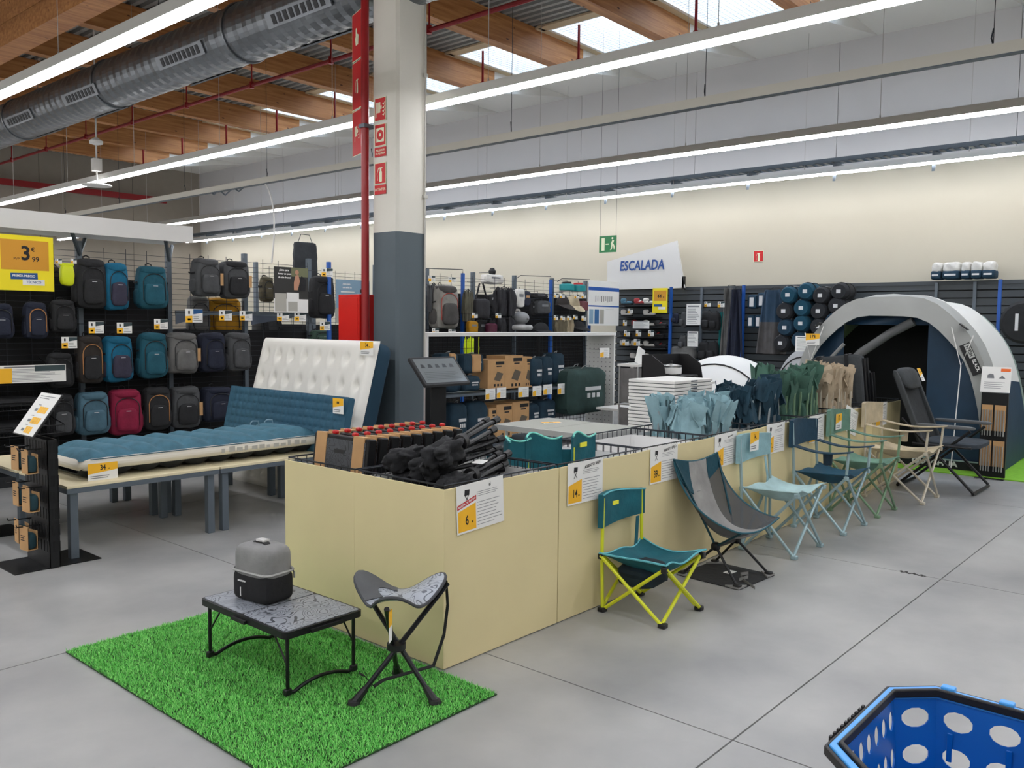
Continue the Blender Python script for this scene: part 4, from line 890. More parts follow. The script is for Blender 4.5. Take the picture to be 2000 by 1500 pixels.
stand(2.0, 6.62, 'black slotted display stand with price sheet beside the rear table', 'kraft-sleeved accessory pack hooked on the stand by the rear table', [(-.12, .7, 0)])
# ================================================================ KIOSK
t = thing('touch_kiosk', 'black touch-screen kiosk standing beside the column', 'kiosk', (5.0, 5.17, 0))
b = MB(); b.bx(-.2, .2, -.12, .25, 0, .012); b.build('base_plate', BLACKM, t, smooth=False)
b = MB(); b.bx(-.09, .09, -.02, .05, .012, 1.02); b.build('post', BLACKM, t, smooth=False, bevel=.006)
M = Matrix.Translation((0, -.03, 1.1)) @ Matrix.Rotation(-.75, 4, 'X') @ Matrix.Rotation(.0, 4, 'Z')
b = MB(); b.bx(-.26, .26, -.012, .02, -.15, .15, M); sc_ = b.build('screen_body', BLACKP, t, smooth=False, bevel=.006)
b = MB(); b.bx(-.235, .235, -.0135, -.012, -.128, .128, M); b.build('screen', mat('screen_glass', (110, 116, 118), .12, emit=.18), sc_, smooth=False)
b = MB(); F_ = M @ frame((0, -.0138, 0), (1, 0, 0), (0, 0, 1))
for k in range(5): b.prism([(-.2 + k * .082, .03), (-.15 + k * .082, .03), (-.155 + k * .082, .065), (-.185 + k * .082, .07)], 0, .0004, F_)
rows(b, F_, -.2, .2, -.1, -.01, 5, .2, 4); b.build('screen_content', mat('screen_dark', (58, 62, 64), .3), sc_, smooth=False)
# ================================================================ COLUMN SIGNS, RED CABINET
redsign = mat('sign_red', (198, 24, 28), .5); pal = mat('sign_pale', (226, 232, 200), .5)
def fire_sign(label, z, kind, h=.2, w=.15, M=None, group='fire signs on the column'):
    M = M or FACE_NX((4.994, 5.885, z)); t = thing('fire_sign', label, 'sign', group=group); t.matrix_world = M
    b = MB(); b.bx(-w / 2, w / 2, -h / 2, h / 2, 0, .003); b.build('border', pal, t, smooth=False)
    b = MB(); b.bx(-w / 2 + .006, w / 2 - .006, -h / 2 + .006, h / 2 - .006, .003, .004); b.build('field', redsign, t, smooth=False)
    b = MB(); e = Matrix.Translation((0, 0, .004))
    if kind == 'hose':
        for k in range(4): b.bx(-.058 + k * .016, -.046 + k * .016, -.03, .06, 0, .0006, e)
        b.bx(-.06, -.05, -.07, -.03, 0, .0006, e); b.bx(.005, .02, -.0, .03, 0, .0006, e)
        for k in range(4): b.prism([(.025, -.05 + k * .03), (.05, -.06 + k * .03), (.06, -.03 + k * .03), (.045, -.045 + k * .03)], 0, .0006, e)
    elif kind == 'button':
        b.bx(-.05, .05, -.06, .06, 0, .0005, e); b.k = 1; b.lathe([(0, .0005), (.044, .0005), (.044, .001), (0, .001)], 24, e); b.k = 0; b.lathe([(0, .001), (.014, .001), (.014, .0015), (0, .0015)], 16, e)
    elif kind == 'ext':
        b.prism(rrect(.034, .095, .012, 4, (-.01, -.075)), 0, .0006, e); b.bx(-.004, .018, .02, .04, 0, .0006, e); b.bx(-.02, .03, .04, .05, 0, .0006, e)
        b.tube([(-.02, .045, 0), (-.04, .0, 0), (-.035, -.06, 0)], .003, 4, M=e)
    elif kind == 'hand': b.prism([(-.03, -.08), (.03, -.08), (.045, 0), (.0, .02), (-.005, .07), (-.03, .07), (-.03, 0), (-.045, -.02)], 0, .0006, e)
    b.build('pictogram', [pal, redsign], t, smooth=False)
    return t
fire_sign('red fire hose sign with flames on the column', 3.35, 'hose'); fire_sign('red alarm button sign with a ring on the column', 3.13, 'button', .19); fire_sign('red extinguisher sign on the column above the word plate', 2.8, 'ext', .185)
for z, s, lb in ((2.985, 'PULSADOR\nDE ALARMA', 'small red plate reading PULSADOR DE ALARMA'), (2.66, 'EXTINTOR', 'small red plate reading EXTINTOR')):
    t = thing('fire_sign', lb, 'sign', group='fire signs on the column'); t.matrix_world = FACE_NX((4.994, 5.885, z))
    b = MB(); b.bx(-.075, .075, -.04, .04, 0, .003); b.build('plate', redsign, t, smooth=False); lettering(s, .026 if '\n' in s else .032, pal, t, Matrix.Translation((0, 0, .0036)), .0005, sx=.9)
for z, k, h, lb in ((4.05, 'hand', .42, 'projecting red alarm sign with a pointing hand on the riser'), (3.62, 'ext', .42, 'projecting red extinguisher sign on the riser'), (3.2, 'hose', .4, 'projecting red hose sign on the riser')):
    fire_sign(lb, z, k, h, .25, frame((4.97 + .16 * .317, 6.08 + .16 * .948, z), (-.317, -.948, 0), (0, 0, 1)), 'projecting fire signs on the riser')
t = thing('fire_cabinet', 'tall bright red fire cabinet behind the white air bed', 'cabinet', (4.93, 6.1, 0))
b = MB(); b.bx(0, .2, 0, .3, 0, 1.75); b.build('body', mat('cabinet_red', (214, 26, 18), .35), t, smooth=False, bevel=.004)
b = MB(); b.bx(-.004, 0, .02, .28, .3, 1.72); b.build('door', mat('cabinet_red', (214, 26, 18), .35), t, smooth=False, bevel=.002)
# ================================================================ BACKPACKS
def backpack(name, label, x0, y0, x1, y1, Y, main, acc=None, group='backpacks on the grid wall', style='day', tagk=False, seed=0, depth=None, logo=True, trim=None, face=-1):
    """backpack hanging with its front to -Y, sized from its outline in the photo at distance Y"""
    a, c = P(x0, y0, Y=Y), P(x1, y1, Y=Y); cx, zt, zb = (a.x + c.x) / 2, a.z, c.z; w, h = c.x - a.x, zt - zb
    t = thing(name, label, 'backpack', (cx, Y, zb), rnd.uniform(-.12, .12), group); d = depth or min(.24, w * .62)
    acc = acc or main
    b = MB(); b.soft((0, d / 2, h * .5), (w, d, h), .3, 8, .025, seed, taper=.1); b.build('body', main, t)
    b = MB(); b.soft((0, .0, h * .34), (w * .68, d * .34, h * .5), .34, 6, .03, seed + 1, taper=.12); b.build('front_pocket', acc, t)
    b = MB(); b.soft((0, d * .38, h * .9), (w * .84, d * .8, h * .2), .5, 6, .03, seed + 2); b.build('lid', acc if style == 'hike' else main, t)
    for s in (-1, 1): b = MB(); b.soft((s * w * .47, d * .5, h * .28), (w * .14, d * .6, h * .36), .45, 4, .03, seed + 3); b.build('side_pocket', acc, t)
    b = MB(); b.tube([(-.03, d * .8, h * .97), (-.028, d * .85, h * 1.05), (.0, d * .85, h * 1.075), (.028, d * .85, h * 1.05), (.03, d * .8, h * .97)], .006, 5); b.build('grab_loop', blk, t)
    b = MB(); q = [(-w * .36, -.008 + d * .03, h * .2)] + [(-w * .36 * math.cos(PI * k / 8), d * .06 - .012, h * (.62 + .2 * math.sin(PI * k / 8))) for k in range(9)] + [(w * .36, -.008 + d * .03, h * .2)]; b.tube(q, .0045, 5); b.build('zip_line', trim or mat('zip_dark', (30, 31, 33), .6), t)
    for s in (-1, 1): b = MB(); b.strap([(s * w * .5, d * .25, h * .62), (s * w * .52, d * .5, h * .6), (s * w * .48, d * .9, h * .63)], .016, .004, (0, 0, 1)); b.build('compression_strap', blk, t)
    if logo: b = MB(); b.bx(-.022, .022, -d * .175, -d * .165, h * .53, h * .54); b.build('logo', mat('logo_white', (214, 214, 214), .6), t, smooth=False)
    if tagk: b = MB(); b.bx(w * .34, w * .34 + .035, -.03, -.028, h * .3, h * .62); b.build('kraft_tag', KRAFT, t, smooth=False)
    return t
fb = lambda n, c: fabric(n, c)
BK, DG, NV, TL, BT, GR, CR, BGY, BRN, OLV, MUS = fb('bk_black', (34, 35, 37)), fb('bk_charcoal', (74, 76, 78)), fb('bk_navy', (30, 36, 54)), fb('bk_teal', (24, 84, 100)), fb('bk_blue', (8, 98, 130)), fb('bk_grey', (104, 104, 102)), fb('bk_crimson', (136, 18, 56)), fb('bk_bluegrey', (74, 108, 124)), fb('bk_brown', (48, 42, 38)), fb('bk_olive', (92, 86, 66)), fb('bk_mustard', (176, 126, 16))
AUB = fb('bk_aubergine', (52, 50, 68)); brn = mat('trim_tan', (176, 122, 72), .7)
G1 = 8.28
for i, (lb, x0, y0, x1, y1, m, ac, st, tg, tr) in enumerate([
    ('large black trekking backpack beside the blue one, top row', 150, 503, 214, 603, BK, None, 'hike', 0, None),
    ('bright blue backpack with aubergine front pocket, top row', 207, 512, 258, 606, BT, AUB, 'day', 0, None),
    ('teal backpack hanging alone at the top by the grid post', 272, 518, 331, 604, TL, None, 'hike', 0, None),
    ('charcoal travel backpack with kraft tag, top row', 384, 503, 437, 580, DG, None, 'day', 1, None),
    ('charcoal roll-top backpack with kraft tag, top row', 438, 508, 492, 584, DG, BK, 'hike', 1, None),
    ('navy backpack at the edge next to the tan-trimmed one', -25, 592, 31, 662, NV, None, 'day', 0, None),
    ('navy round backpack with tan piping under the yellow sign', 50, 590, 98, 662, NV, None, 'day', 0, brn),
    ('small black backpack with white logo under the lime dry bag', 101, 585, 152, 650, BK, None, 'day', 0, None),
    ('black backpack with small front flap above the wire shelves', 95, 690, 148, 757, BK, None, 'day', 0, None),
    ('brown-black backpack with tan shoulder trim in the third row', 153, 656, 208, 748, BRN, BK, 'day', 0, brn),
    ('blue and aubergine backpack in the third row', 208, 657, 267, 745, BT, AUB, 'day', 0, None),
    ('teal hiking backpack in the third row', 275, 650, 332, 738, TL, None, 'hike', 0, None),
    ('mid grey backpack with kraft tag in the third row', 332, 650, 394, 729, GR, None, 'day', 1, None),
    ('navy carry-on backpack in the third row', 396, 650, 446, 726, NV, None, 'day', 0, None),
    ('charcoal square backpack behind the white air bed corner', 448, 650, 496, 724, DG, None, 'day', 0, None),
    ('dark patterned backpack behind the price sheet, bottom row', 97, 772, 150, 850, BK, DG, 'day', 0, None),
    ('blue-grey backpack in the bottom row', 153, 768, 219, 847, BGY, None, 'day', 0, None),
    ('crimson red backpack in the bottom row', 217, 763, 281, 847, CR, None, 'day', 0, None),
    ('black backpack with tan cord in the bottom row', 284, 758, 338, 838, BK, None, 'day', 0, brn),
    ('charcoal backpack with kraft tag in the bottom row', 338, 757, 396, 834, DG, BK, 'day', 1, None),
    ('navy cabin backpack in the bottom row', 402, 758, 462, 822, NV, None, 'day', 0, None),
    ('black crumpled backpack hanging beyond the blue post', 615, 538, 657, 622, BK, None, 'hike', 0, None)]):
    backpack('backpack', lb, x0, y0, x1, y1, G1, m, ac, style=st, tagk=tg, trim=tr, seed=i * 7)
backpack('backpack', 'mustard yellow backpack seen through the grid', 408, 580, 476, 655, 8.75, MUS, seed=91)
backpack('backpack', 'pale grey backpack seen through the grid', 372, 578, 412, 652, 8.75, GR, seed=92)
backpack('backpack', 'olive backpack beside the lime dry bag', 98, 520, 121, 576, 8.75, OLV, seed=93)
backpack('backpack', 'olive backpack behind the black poster', 513, 540, 538, 590, 8.75, OLV, seed=94)
backpack('backpack', 'green duffel backpack below the price label beyond the blue post', 613, 645, 652, 672, 8.5, fb('bk_green', (70, 96, 82)), seed=95)
# a second bag stands behind each front bag on the same hook, and the back face of the gondola is full as well
k = 0
for i, (x, z, m, lb) in enumerate([(2.7, 1.45, BK, 'black'), (3.0, 1.1, BK, 'black'), (3.35, 1.55, DG, 'charcoal'), (3.75, 1.15, BK, 'black'), (4.1, 1.55, NV, 'navy'), (4.3, 1.1, BK, 'black'), (4.75, 1.15, BK, 'black'), (5.1, 1.1, NV, 'navy'), (5.5, 1.1, BK, 'black'), (5.8, 1.35, DG, 'charcoal'), (2.75, .55, BK, 'black'), (3.3, .55, BK, 'black'), (3.8, .55, NV, 'navy'), (4.3, .55, BK, 'black'), (4.8, .55, BK, 'black'), (5.3, .55, DG, 'charcoal'), (5.8, .6, BK, 'black')]):
    t = thing('backpack', '%s backpack hanging on the far side of the grid wall' % lb, 'backpack', (x, 9.0, z - .25), PI + rnd.uniform(-.1, .1), 'backpacks on the far side of the grid wall')
    b = MB(); b.soft((0, .1, .25), (.34, .22, .52), .3, 7, .03, i, taper=.1); b.build('body', m, t)
    b = MB(); b.soft((0, -.02, .18), (.24, .08, .26), .35, 5, .03, i); b.build('front_pocket', m, t)
    for s in (-1, 1): b = MB(); b.strap([(s * .08, .2, .48), (s * .1, .26, .3), (s * .08, .22, .08)], .05, .012, (1, 0, 0)); b.build('shoulder_strap', BK, t)
# lime dry bag, hiking trousers
t = thing('dry_bag', 'small lime yellow dry bag hanging in the top row', 'dry bag', (P(131, 557, Y=8.3).x, 8.3, P(131, 557, Y=8.3).z))
b = MB(); b.soft((0, 0, .09), (.12, .07, .19), .4, 6, .05, 3); b.build('body', mat('lime_shiny', (214, 226, 20), .35), t); b = MB(); b.bx(-.062, .062, -.012, .012, .175, .2); b.build('roll_top', mat('lime_shiny', (214, 226, 20), .35), t, smooth=False, bevel=.006)
q = P(596, 478, Y=8.75); t = thing('hiking_trousers', 'dark grey hiking trousers hanging above the grid wall', 'trousers', (q.x, 8.75, q.z - .6))
dk = fabric('trouser_dark', (50, 54, 58)); b = MB(); b.soft((0, 0, .5), (.34, .05, .26), .2, 7, .03, 2, taper=.1); b.build('waist', dk, t)
for s in (-1, 1): b = MB(); b.soft((s * .085, 0, .22), (.16, .05, .46), .22, 6, .04, 5 + s); b.build('leg', dk, t)
b = MB(); b.tube([(-.1, 0, .63), (-.06, 0, .72), (.06, 0, .72), (.1, 0, .63)], .004, 5); b.build('hanger', WIREM, t)
# ================================================================ GRID GONDOLAS
def gondola(name, label, xs_, Y, top, z0=.12, pitch=.055, vp=.21, post=GREYM, panel=1.46):
    t = thing(name, label, 'display rack', (0, Y, 0))
    for x in xs_: b = MB(); b.bx(x - .022, x + .022, -.03, .03, 0, top + .05); b.build('post', post, t, smooth=False)
    for i in range(len(xs_) - 1):
        a, c = xs_[i] + .022, xs_[i + 1] - .022; b = MB(); z = z0
        while z <= top: b.bx(a, c, -.0225, -.0185, z - .002, z + .002); z += pitch
        n = max(2, round((c - a) / vp))
        for k in range(n + 1): x = a + (c - a) * k / n; b.bx(x - .0022, x + .0022, -.0185, -.0145, z0, top)
        b.build('wire_grid', WIREM, t, smooth=False)
        b = MB(); b.bx(a, c, .015, .025, .1, panel[i] if isinstance(panel, list) else panel); b.build('dark_backing', mat('panel_black', (16, 17, 18), .8), t, smooth=False)  # black sheet added so the depth behind the goods reads dark
        b = MB(); b.bx(a, c, -.3, .3, .06, .1); b.bx(a, c, -.29, -.28, 0, .06); b.build('base_shelf', mat('deck_dark', (40, 43, 46), .5), t, smooth=False)
    return t
PX = [1.75, 2.66, 3.55, 4.45, 5.34, 6.2]
g1 = gondola('grid_gondola', 'tall grey wire grid gondola hung with backpacks', PX, 8.62, 2.2, panel=[1.9, 1.9, 1.9, 1.4, 1.4])
b = MB(); b.bx(4.5, 6.2, -.05, -.03, 1.56, 1.6); b.build('cross_rail', GREYM, g1, smooth=False)
for a, c in ((4.42, 4.6), (5.3, 5.75)): b = MB(); b.prism([(a, 1.56), (c + .18, 1.56), (a + .0, 1.46)], -.2, -.19, Matrix(((1, 0, 0, 0), (0, 0, 1, 0), (0, 1, 0, 0), (0, 0, 0, 1)))); b.build('shelf_bracket', mat('bracket_blue_grey', (74, 84, 98), .5), g1, smooth=False)
b = MB(); b.bx(6.22, 6.26, -.36, -.32, 0, 2.2); tag(b.build('corner_upright', BLUEP, loc=(0, 8.62, 0), smooth=False), 'blue upright at the end of the backpack gondola', 'post')
# header fascia
t = thing('header_board', 'long white header board above the backpack gondola', 'sign board', (0, 8.3, 0))
b = MB(); b.bx(1.2, 4.55, -.012, 0, 2.29, 2.455); b.build('fascia', mat('board_grey_white', (214, 213, 209), .5), t, smooth=False); b = MB(); b.bx(1.2, 4.53, 0.0, .55, 2.3, 2.31); b.build('canopy', WHITE, t, smooth=False)
for x in (3.55, 4.45): b = MB(); b.tube([(x, .3, 2.12), (x - .16, .05, 2.29)], .02, 6); b.tube([(x, .3, 2.12), (x + .14, .5, 2.29)], .02, 6); b.build('support_arm', GREYM, t)
# yellow first-price sign
a_, c_ = P(0, 460, Y=8.2), P(98, 567, Y=8.2)
t = thing('price_poster', 'large yellow poster reading 3.99 PRIMER PRECIO TÉCNICO', 'poster', group=None); t.matrix_world = FACE_NY((2.93, 8.2, 1.985))
b = MB(); b.bx(-.23, .23, -.24, .24, -.003, 0); b.build('board', mat('poster_yellow', (246, 226, 20), .5), t, smooth=False)
b = MB(); b.bx(-.2, .19, -.06, .2, 0, .001); b.build('price_panel', mat('poster_orange', (214, 152, 40), .6), t, smooth=False)
lettering('3', .17, INK, t, Matrix.Translation((.0, .08, .002)), .004); lettering('99', .06, INK, t, Matrix.Translation((.08, .035, .002)), .001); lettering('€', .05, INK, t, Matrix.Translation((.06, .12, .002)), .001); lettering('PVP', .03, INK, t, Matrix.Translation((-.075, .035, .002)))
b = MB(); b.bx(-.13, .09, -.14, -.085, 0, .002, Matrix.Rotation(.03, 4, 'Z')); b.build('blue_strip', mat('strip_blue', (20, 78, 138), .5), t, smooth=False); b = MB(); b.bx(-.03, .15, -.19, -.14, 0, .0025); b.build('white_strip', PAPER, t, smooth=False)
lettering('PRIMER PRECIO', .027, PAPER, t, Matrix.Translation((-.02, -.112, .0032)), .0006); lettering('TÉCNICO', .028, mat('strip_blue', (20, 78, 138), .5), t, Matrix.Translation((.06, -.165, .0034)), .0006)
# shelf labels along the gondola
for i, (x0, y0, x1, y1) in enumerate([(173, 628, 203, 651), (228, 630, 258, 651), (301, 623, 328, 643), (362, 603, 396, 630), (428, 606, 453, 626), (468, 607, 493, 626), (541, 610, 565, 627), (575, 609, 598, 627), (625, 628, 645, 645), (120, 658, 151, 680), (628, 523, 650, 541), (108, 505, 121, 515), (138, 505, 150, 515)]):
    a_, c_ = P(x0, y0, Y=8.12), P(x1, y1, Y=8.12); lbs = ['below the large black backpack', 'below the blue and aubergine backpack', 'below the teal backpack at the post', 'with blue banner on the cross rail', 'under the charcoal travel backpack', 'under the roll-top backpack', 'at the foot of the black poster', 'below the right corner of the black poster', 'above the green duffel', 'above the black flap backpack', 'above the crumpled black backpack', 'left of the lime dry bag', 'right of the lime dry bag']
    t = card('price_label', 'small price label %s' % lbs[i], FACE_NY(((a_.x + c_.x) / 2, 8.12, (a_.z + c_.z) / 2)), c_.x - a_.x, a_.z - c_.z, 'price labels on the backpack gondola', kind='s', cat='price label', extra=('banner_blue', (24, 84, 140)) if i == 3 else None)
    b = MB(); b.tube([(0, .02, -.002), (0, .03, -.2), (0, .03, -.48)], .003, 4); b.build('label_hook', WIREM, t)
# posters
def poster(label, x0, y0, x1, y1, Y, bg_, lines, blocks, tsz=.028):
    a_, c_ = P(x0, y0, Y=Y), P(x1, y1, Y=Y); w, h = c_.x - a_.x, a_.z - c_.z
    t = thing('poster', label, 'poster'); t.matrix_world = FACE_NY(((a_.x + c_.x) / 2, Y, (a_.z + c_.z) / 2))
    b = MB(); b.bx(-w / 2, w / 2, -h / 2, h / 2, -.003, 0); b.build('sheet', bg_, t, smooth=False)
    for j, (u0, v0, u1, v1, m) in enumerate(blocks): b = MB(); b.bx(-w / 2 + w * u0, -w / 2 + w * u1, -h / 2 + h * v0, -h / 2 + h * v1, 0, .0006 + .0003 * j); b.build('printed_area', m, t, smooth=False)
    for u, v, s in lines: lettering(s, tsz, PAPER, t, Matrix.Translation((-w / 2 + w * u, -h / 2 + h * v, .005)), .0012)
    return t
skin = mat('print_skin', (190, 140, 112), .6); dkp = mat('print_dark', (44, 44, 42), .6); grp = mat('print_grey', (120, 122, 120), .6); skyp = mat('print_sky', (136, 168, 190), .6); lgp = mat('print_leaf', (112, 116, 84), .6)
t = poster('black and white poster of a walker with a backpack on the grid wall', 535, 520, 602, 611, 8.1, dkp, [(.28, .93, '¿Listo para'), (.3, .85, 'tomar un poco'), (.3, .77, 'de aire fresco?')], [(.5, .8, 1, 1, lgp), (.0, .0, 1.0, .3, PAPER), (.02, .02, .35, .42, grp), (.4, .03, .68, .24, grp), (.36, .3, .72, .44, PAPER)])
b = MB(); e = Matrix.Translation((.06, .02, .004)); b.prism([(-.03, -.02), (.02, -.02), (.05, .08), (.03, .15), (-.01, .14), (-.03, .06)], 0, .0005, e); b.lathe([(0, 0), (.026, 0), (.026, .0005), (0, .0005)], 12, Matrix.Translation((.07, .195, .004))); b.build('printed_figure', skin, t, smooth=False)
b = MB(); b.prism([(.07, -.03), (.15, -.03), (.16, .1), (.1, .14), (.08, .06)], 0, .0006, Matrix.Translation((.03, .02, .0045))); b.build('printed_backpack', BK, t, smooth=False)
t = poster('sky blue poster of a hiker behind the red cabinet', 656, 545, 722, 632, 8.9, skyp, [(.3, .9, '¿Listo para'), (.32, .82, 'una salida de')], [(0, 0, 1, .35, grp), (.4, 0, .8, .25, PAPER)])
b = MB(); b.bx(-.2, .02, .115, .13, .004, .0045); b.build('printed_text', PAPER, t, smooth=False)
b = MB(); b.prism([(-.03, -.08), (.05, -.08), (.06, .06), (.02, .09), (-.02, .06)], 0, .0005, Matrix.Translation((.12, .02, .004))); b.lathe([(0, 0), (.026, 0), (.026, .0005), (0, .0005)], 12, Matrix.Translation((.135, .14, .004))); b.build('printed_figure', dkp, t, smooth=False)
# wire shelves at the left end with long price strip
t = thing('wire_shelf_unit', 'black wire basket shelves at the left end of the gondola', 'shelf', (0, 0, 0))
for z in (.95, .72, .5):
    b = MB(); a_ = 2.2; c_ = 3.12
    for y in (7.95, 8.5): b.tube([(a_, y, z), (c_, y, z)], .005, 5); b.tube([(a_, y, z + .07), (c_, y, z + .07)], .005, 5)
    n = 32
    for k in range(n + 1): x = a_ + (c_ - a_) * k / n; b.tube([(x, 7.95, z + .07), (x, 7.95, z), (x, 8.5, z), (x, 8.5, z + .12)], .0022, 4)
    b.tube([(c_, 7.95, z + .07), (c_, 8.2, z + .11), (c_, 8.5, z + .2)], .005, 5); b.build('wire_basket', BLACKM, t)
    b = MB(); b.soft((2.6, 8.22, z + .06), (.85, .45, .08), .4, 8, .06, int(z * 100)); b.build('folded_goods', BK, t)
t = card('price_strip', 'long white price strip on the black wire shelves', FACE_NY((2.86, 7.93, 1.03)), .55, .15, cat='price sign', kind='t'); b = MB(); b.bx(-.28, -.16, -.075, .05, .0005, .001); b.build('price_block', YEL, t, smooth=False); b = MB(); b.bx(.02, .27, .02, .07, .0005, .001); b.build('banner', mat('banner_dark', (48, 66, 70)), t, smooth=False)
# grid racks further back, between gondola and column
gondola('grid_gondola', 'grey grid rack behind the column beyond the backpack gondola', [7.0, 8.0, 9.0], 11.0, 2.3)
# ================================================================ WHITE SHELF UNIT
SWX0, SWX1, SY0, SY1, STOP = 6.13, 9.58, 6.5, 6.95, 1.36
t = thing('shelf_unit', 'low white shelf unit with perforated side panels', 'shelf', (0, 0, 0))
pw = mat('panel_white', (224, 224, 220), .5); dotm = mat('perforation_dark', (90, 92, 92), .8)
for x in (SWX0, SWX1 - .03):
    b = MB(); b.bx(x, x + .03, SY0, SY1, 0, STOP); s = b.build('side_panel', pw, t, smooth=False)
    b = MB()
    for i in range(6):
        for j in range(20): y = SY0 + .06 + i * .066; z = .1 + j * .06; b.lathe([(0, -.0006), (.008, -.0006), (.008, 0), (0, 0)], 6, Matrix.Translation((x, y, z)) @ Matrix.Rotation(PI / 2, 4, 'Y'))
    b.build('perforation', dotm, s, smooth=False)
b = MB(); b.bx(SWX0, SWX1, SY0 - .01, SY1, STOP, STOP + .04); b.build('top_board', pw, t, smooth=False)
b = MB(); b.bx(SWX0 + .03, 8.51, SY0, SY1 - .02, .705, .73); b.build('shelf_board', GREYM, t, smooth=False)
b = MB(); b.bx(SWX0 + .03, SWX1 - .03, SY0 + .02, SY1 - .02, .1, .13); b.build('bottom_board', GREYM, t, smooth=False)
b = MB()
for k in range(44): x = SWX0 + .05 + k * .077; b.bx(x, x + .004, SY1 - .012, SY1 - .008, .13, STOP)
for k in range(16): z = .16 + k * .075; b.bx(SWX0 + .03, SWX1 - .03, SY1 - .016, SY1 - .012, z, z + .004)
b.build('back_grid', BLACKM, t, smooth=False)
for x in (7.3, 8.45): b = MB(); b.bx(x, x + .04, SY1 - .05, SY1 - .017, .13, STOP); b.build('upright', BLACKM, t, smooth=False)
def kbox(label, x0, y0, x1, y1, Y, d=.3, kind='box', col=None):
    a, c = P(x0, y0, Y=Y), P(x1, y1, Y=Y); w, h = c.x - a.x, a.z - c.z
    if kind == 'box':
        t = thing('mattress_box', label, 'box', (a.x, Y, c.z), 0, 'boxes and bags in the white shelf unit')
        b = MB(); b.bx(0, w, 0, d, 0, h); b.build('carton', KRAFT, t, smooth=False, bevel=.003)
        b = MB(); b.bx(w * .45, w * .95, -.001, 0, h * .82, h * .93); b.bx(w * .5, w * .8, -.001, 0, h * .74, h * .78); b.k = 1; b.prism([(w * .35, h * .3), (w * .7, h * .22), (w * .9, h * .5), (w * .55, h * .58)], 0, .001, Matrix(((1, 0, 0, 0), (0, 0, 1, -.0015), (0, 1, 0, 0), (0, 0, 0, 1)))); b.k = 0
        for k in range(3): b.bx(w * (.35 + k * .2), w * (.45 + k * .2), -.001, 0, h * .06, h * .15)
        b.build('printed_picture', [INK, mat('print_mid', (98, 88, 74), .7)], t, smooth=False)
    else:
        t = thing('stuff_bag', label, 'bag', ((a.x + c.x) / 2, Y + d / 2, c.z), 0, 'boxes and bags in the white shelf unit')
        b = MB(); b.soft((0, 0, h / 2), (w, d, h), .28, 7, .03, int(x0)); b.build('body', col or fabric('bag_navy', (24, 52, 68)), t)
        b = MB(); b.bx(-w * .1, w * .3, -d / 2 - .006, -d / 2 + .004, h * .52, h * .6)
        for k in range(3): b.bx(-w * .05 + k * w * .12, -w * .05 + k * w * .12 + w * .07, -d / 2 - .006, -d / 2 + .004, h * .36, h * .46)
        b.build('printed_logo', mat('logo_white', (214, 214, 214), .6), t, smooth=False)
        if kind == 'band': b = MB(); b.bx(-w * .12, w * .3, -d / 2 - .012, d / 2, h * .04, h * .98); b.build('kraft_band', KRAFT, t, smooth=False, bevel=.02)
        b = MB(); b.tube([(w * .2, 0, h * .95), (w * .22, -.02, h * 1.06), (w * .05, -.03, h * 1.05), (0, 0, h * .96)], .006, 5); b.build('drawcord', mat('cord_grey', (150, 152, 152), .7), t)
    return t
for a in [('small kraft carton on the upper shelf beside the tall cartons', 953, 703, 986, 757, 6.56, .3), ('wide kraft carton with mattress picture on the upper shelf', 987, 695, 1021, 757, 6.56, .3), ('narrow kraft carton at the end of the upper shelf boxes', 1021, 697, 1039, 756, 6.58, .28), ('narrow kraft carton on the lower shelf', 955, 798, 969, 858, 6.56, .3), ('wide kraft carton with picture on the lower shelf', 970, 791, 1000, 853, 6.56, .3), ('kraft carton beside the wide one on the lower shelf', 1001, 786, 1033, 843, 6.56, .3)]: kbox(*a)
for a in [('navy bag with kraft band leaning at the left of the upper shelf', 866, 690, 897, 730, 6.56, .2, 'band'), ('navy rolled bag with kraft band on the upper shelf', 905, 692, 948, 728, 6.56, .22, 'band'), ('round navy stuff bag below the kraft band rolls', 908, 735, 940, 763, 6.54, .2, 'bag'), ('dark navy stuff bag at the left end of the upper shelf', 872, 727, 905, 765, 6.6, .2, 'bag'), ('navy bag with white print beside the cartons', 1040, 700, 1062, 754, 6.54, .22, 'bag'), ('charcoal bag with white print on the upper shelf', 1062, 697, 1081, 751, 6.58, .22, 'bag'), ('tall navy bag at the end of the upper shelf', 1081, 690, 1105, 748, 6.6, .22, 'bag'), ('navy bag standing at the left of the lower shelf', 883, 790, 916, 860, 6.56, .24, 'bag'), ('tall navy bag with white print on the lower shelf', 917, 787, 956, 861, 6.54, .26, 'bag'), ('small navy bag on the lower shelf under the labels', 1034, 790, 1056, 830, 6.56, .22, 'bag'), ('small charcoal bag at the end of the lower shelf', 1056, 783, 1088, 826, 6.58, .22, 'bag')]: kbox(*a)
t = kbox('large dark green mattress bag hanging at the end of the shelf unit', 1113, 722, 1187, 804, 6.42, .3, 'bag', fabric('bag_green', (44, 68, 64)))
t = kbox('dark green mattress bag hanging behind the large one', 1106, 718, 1146, 800, 6.74, .16, 'bag', fabric('bag_green2', (34, 54, 50)))
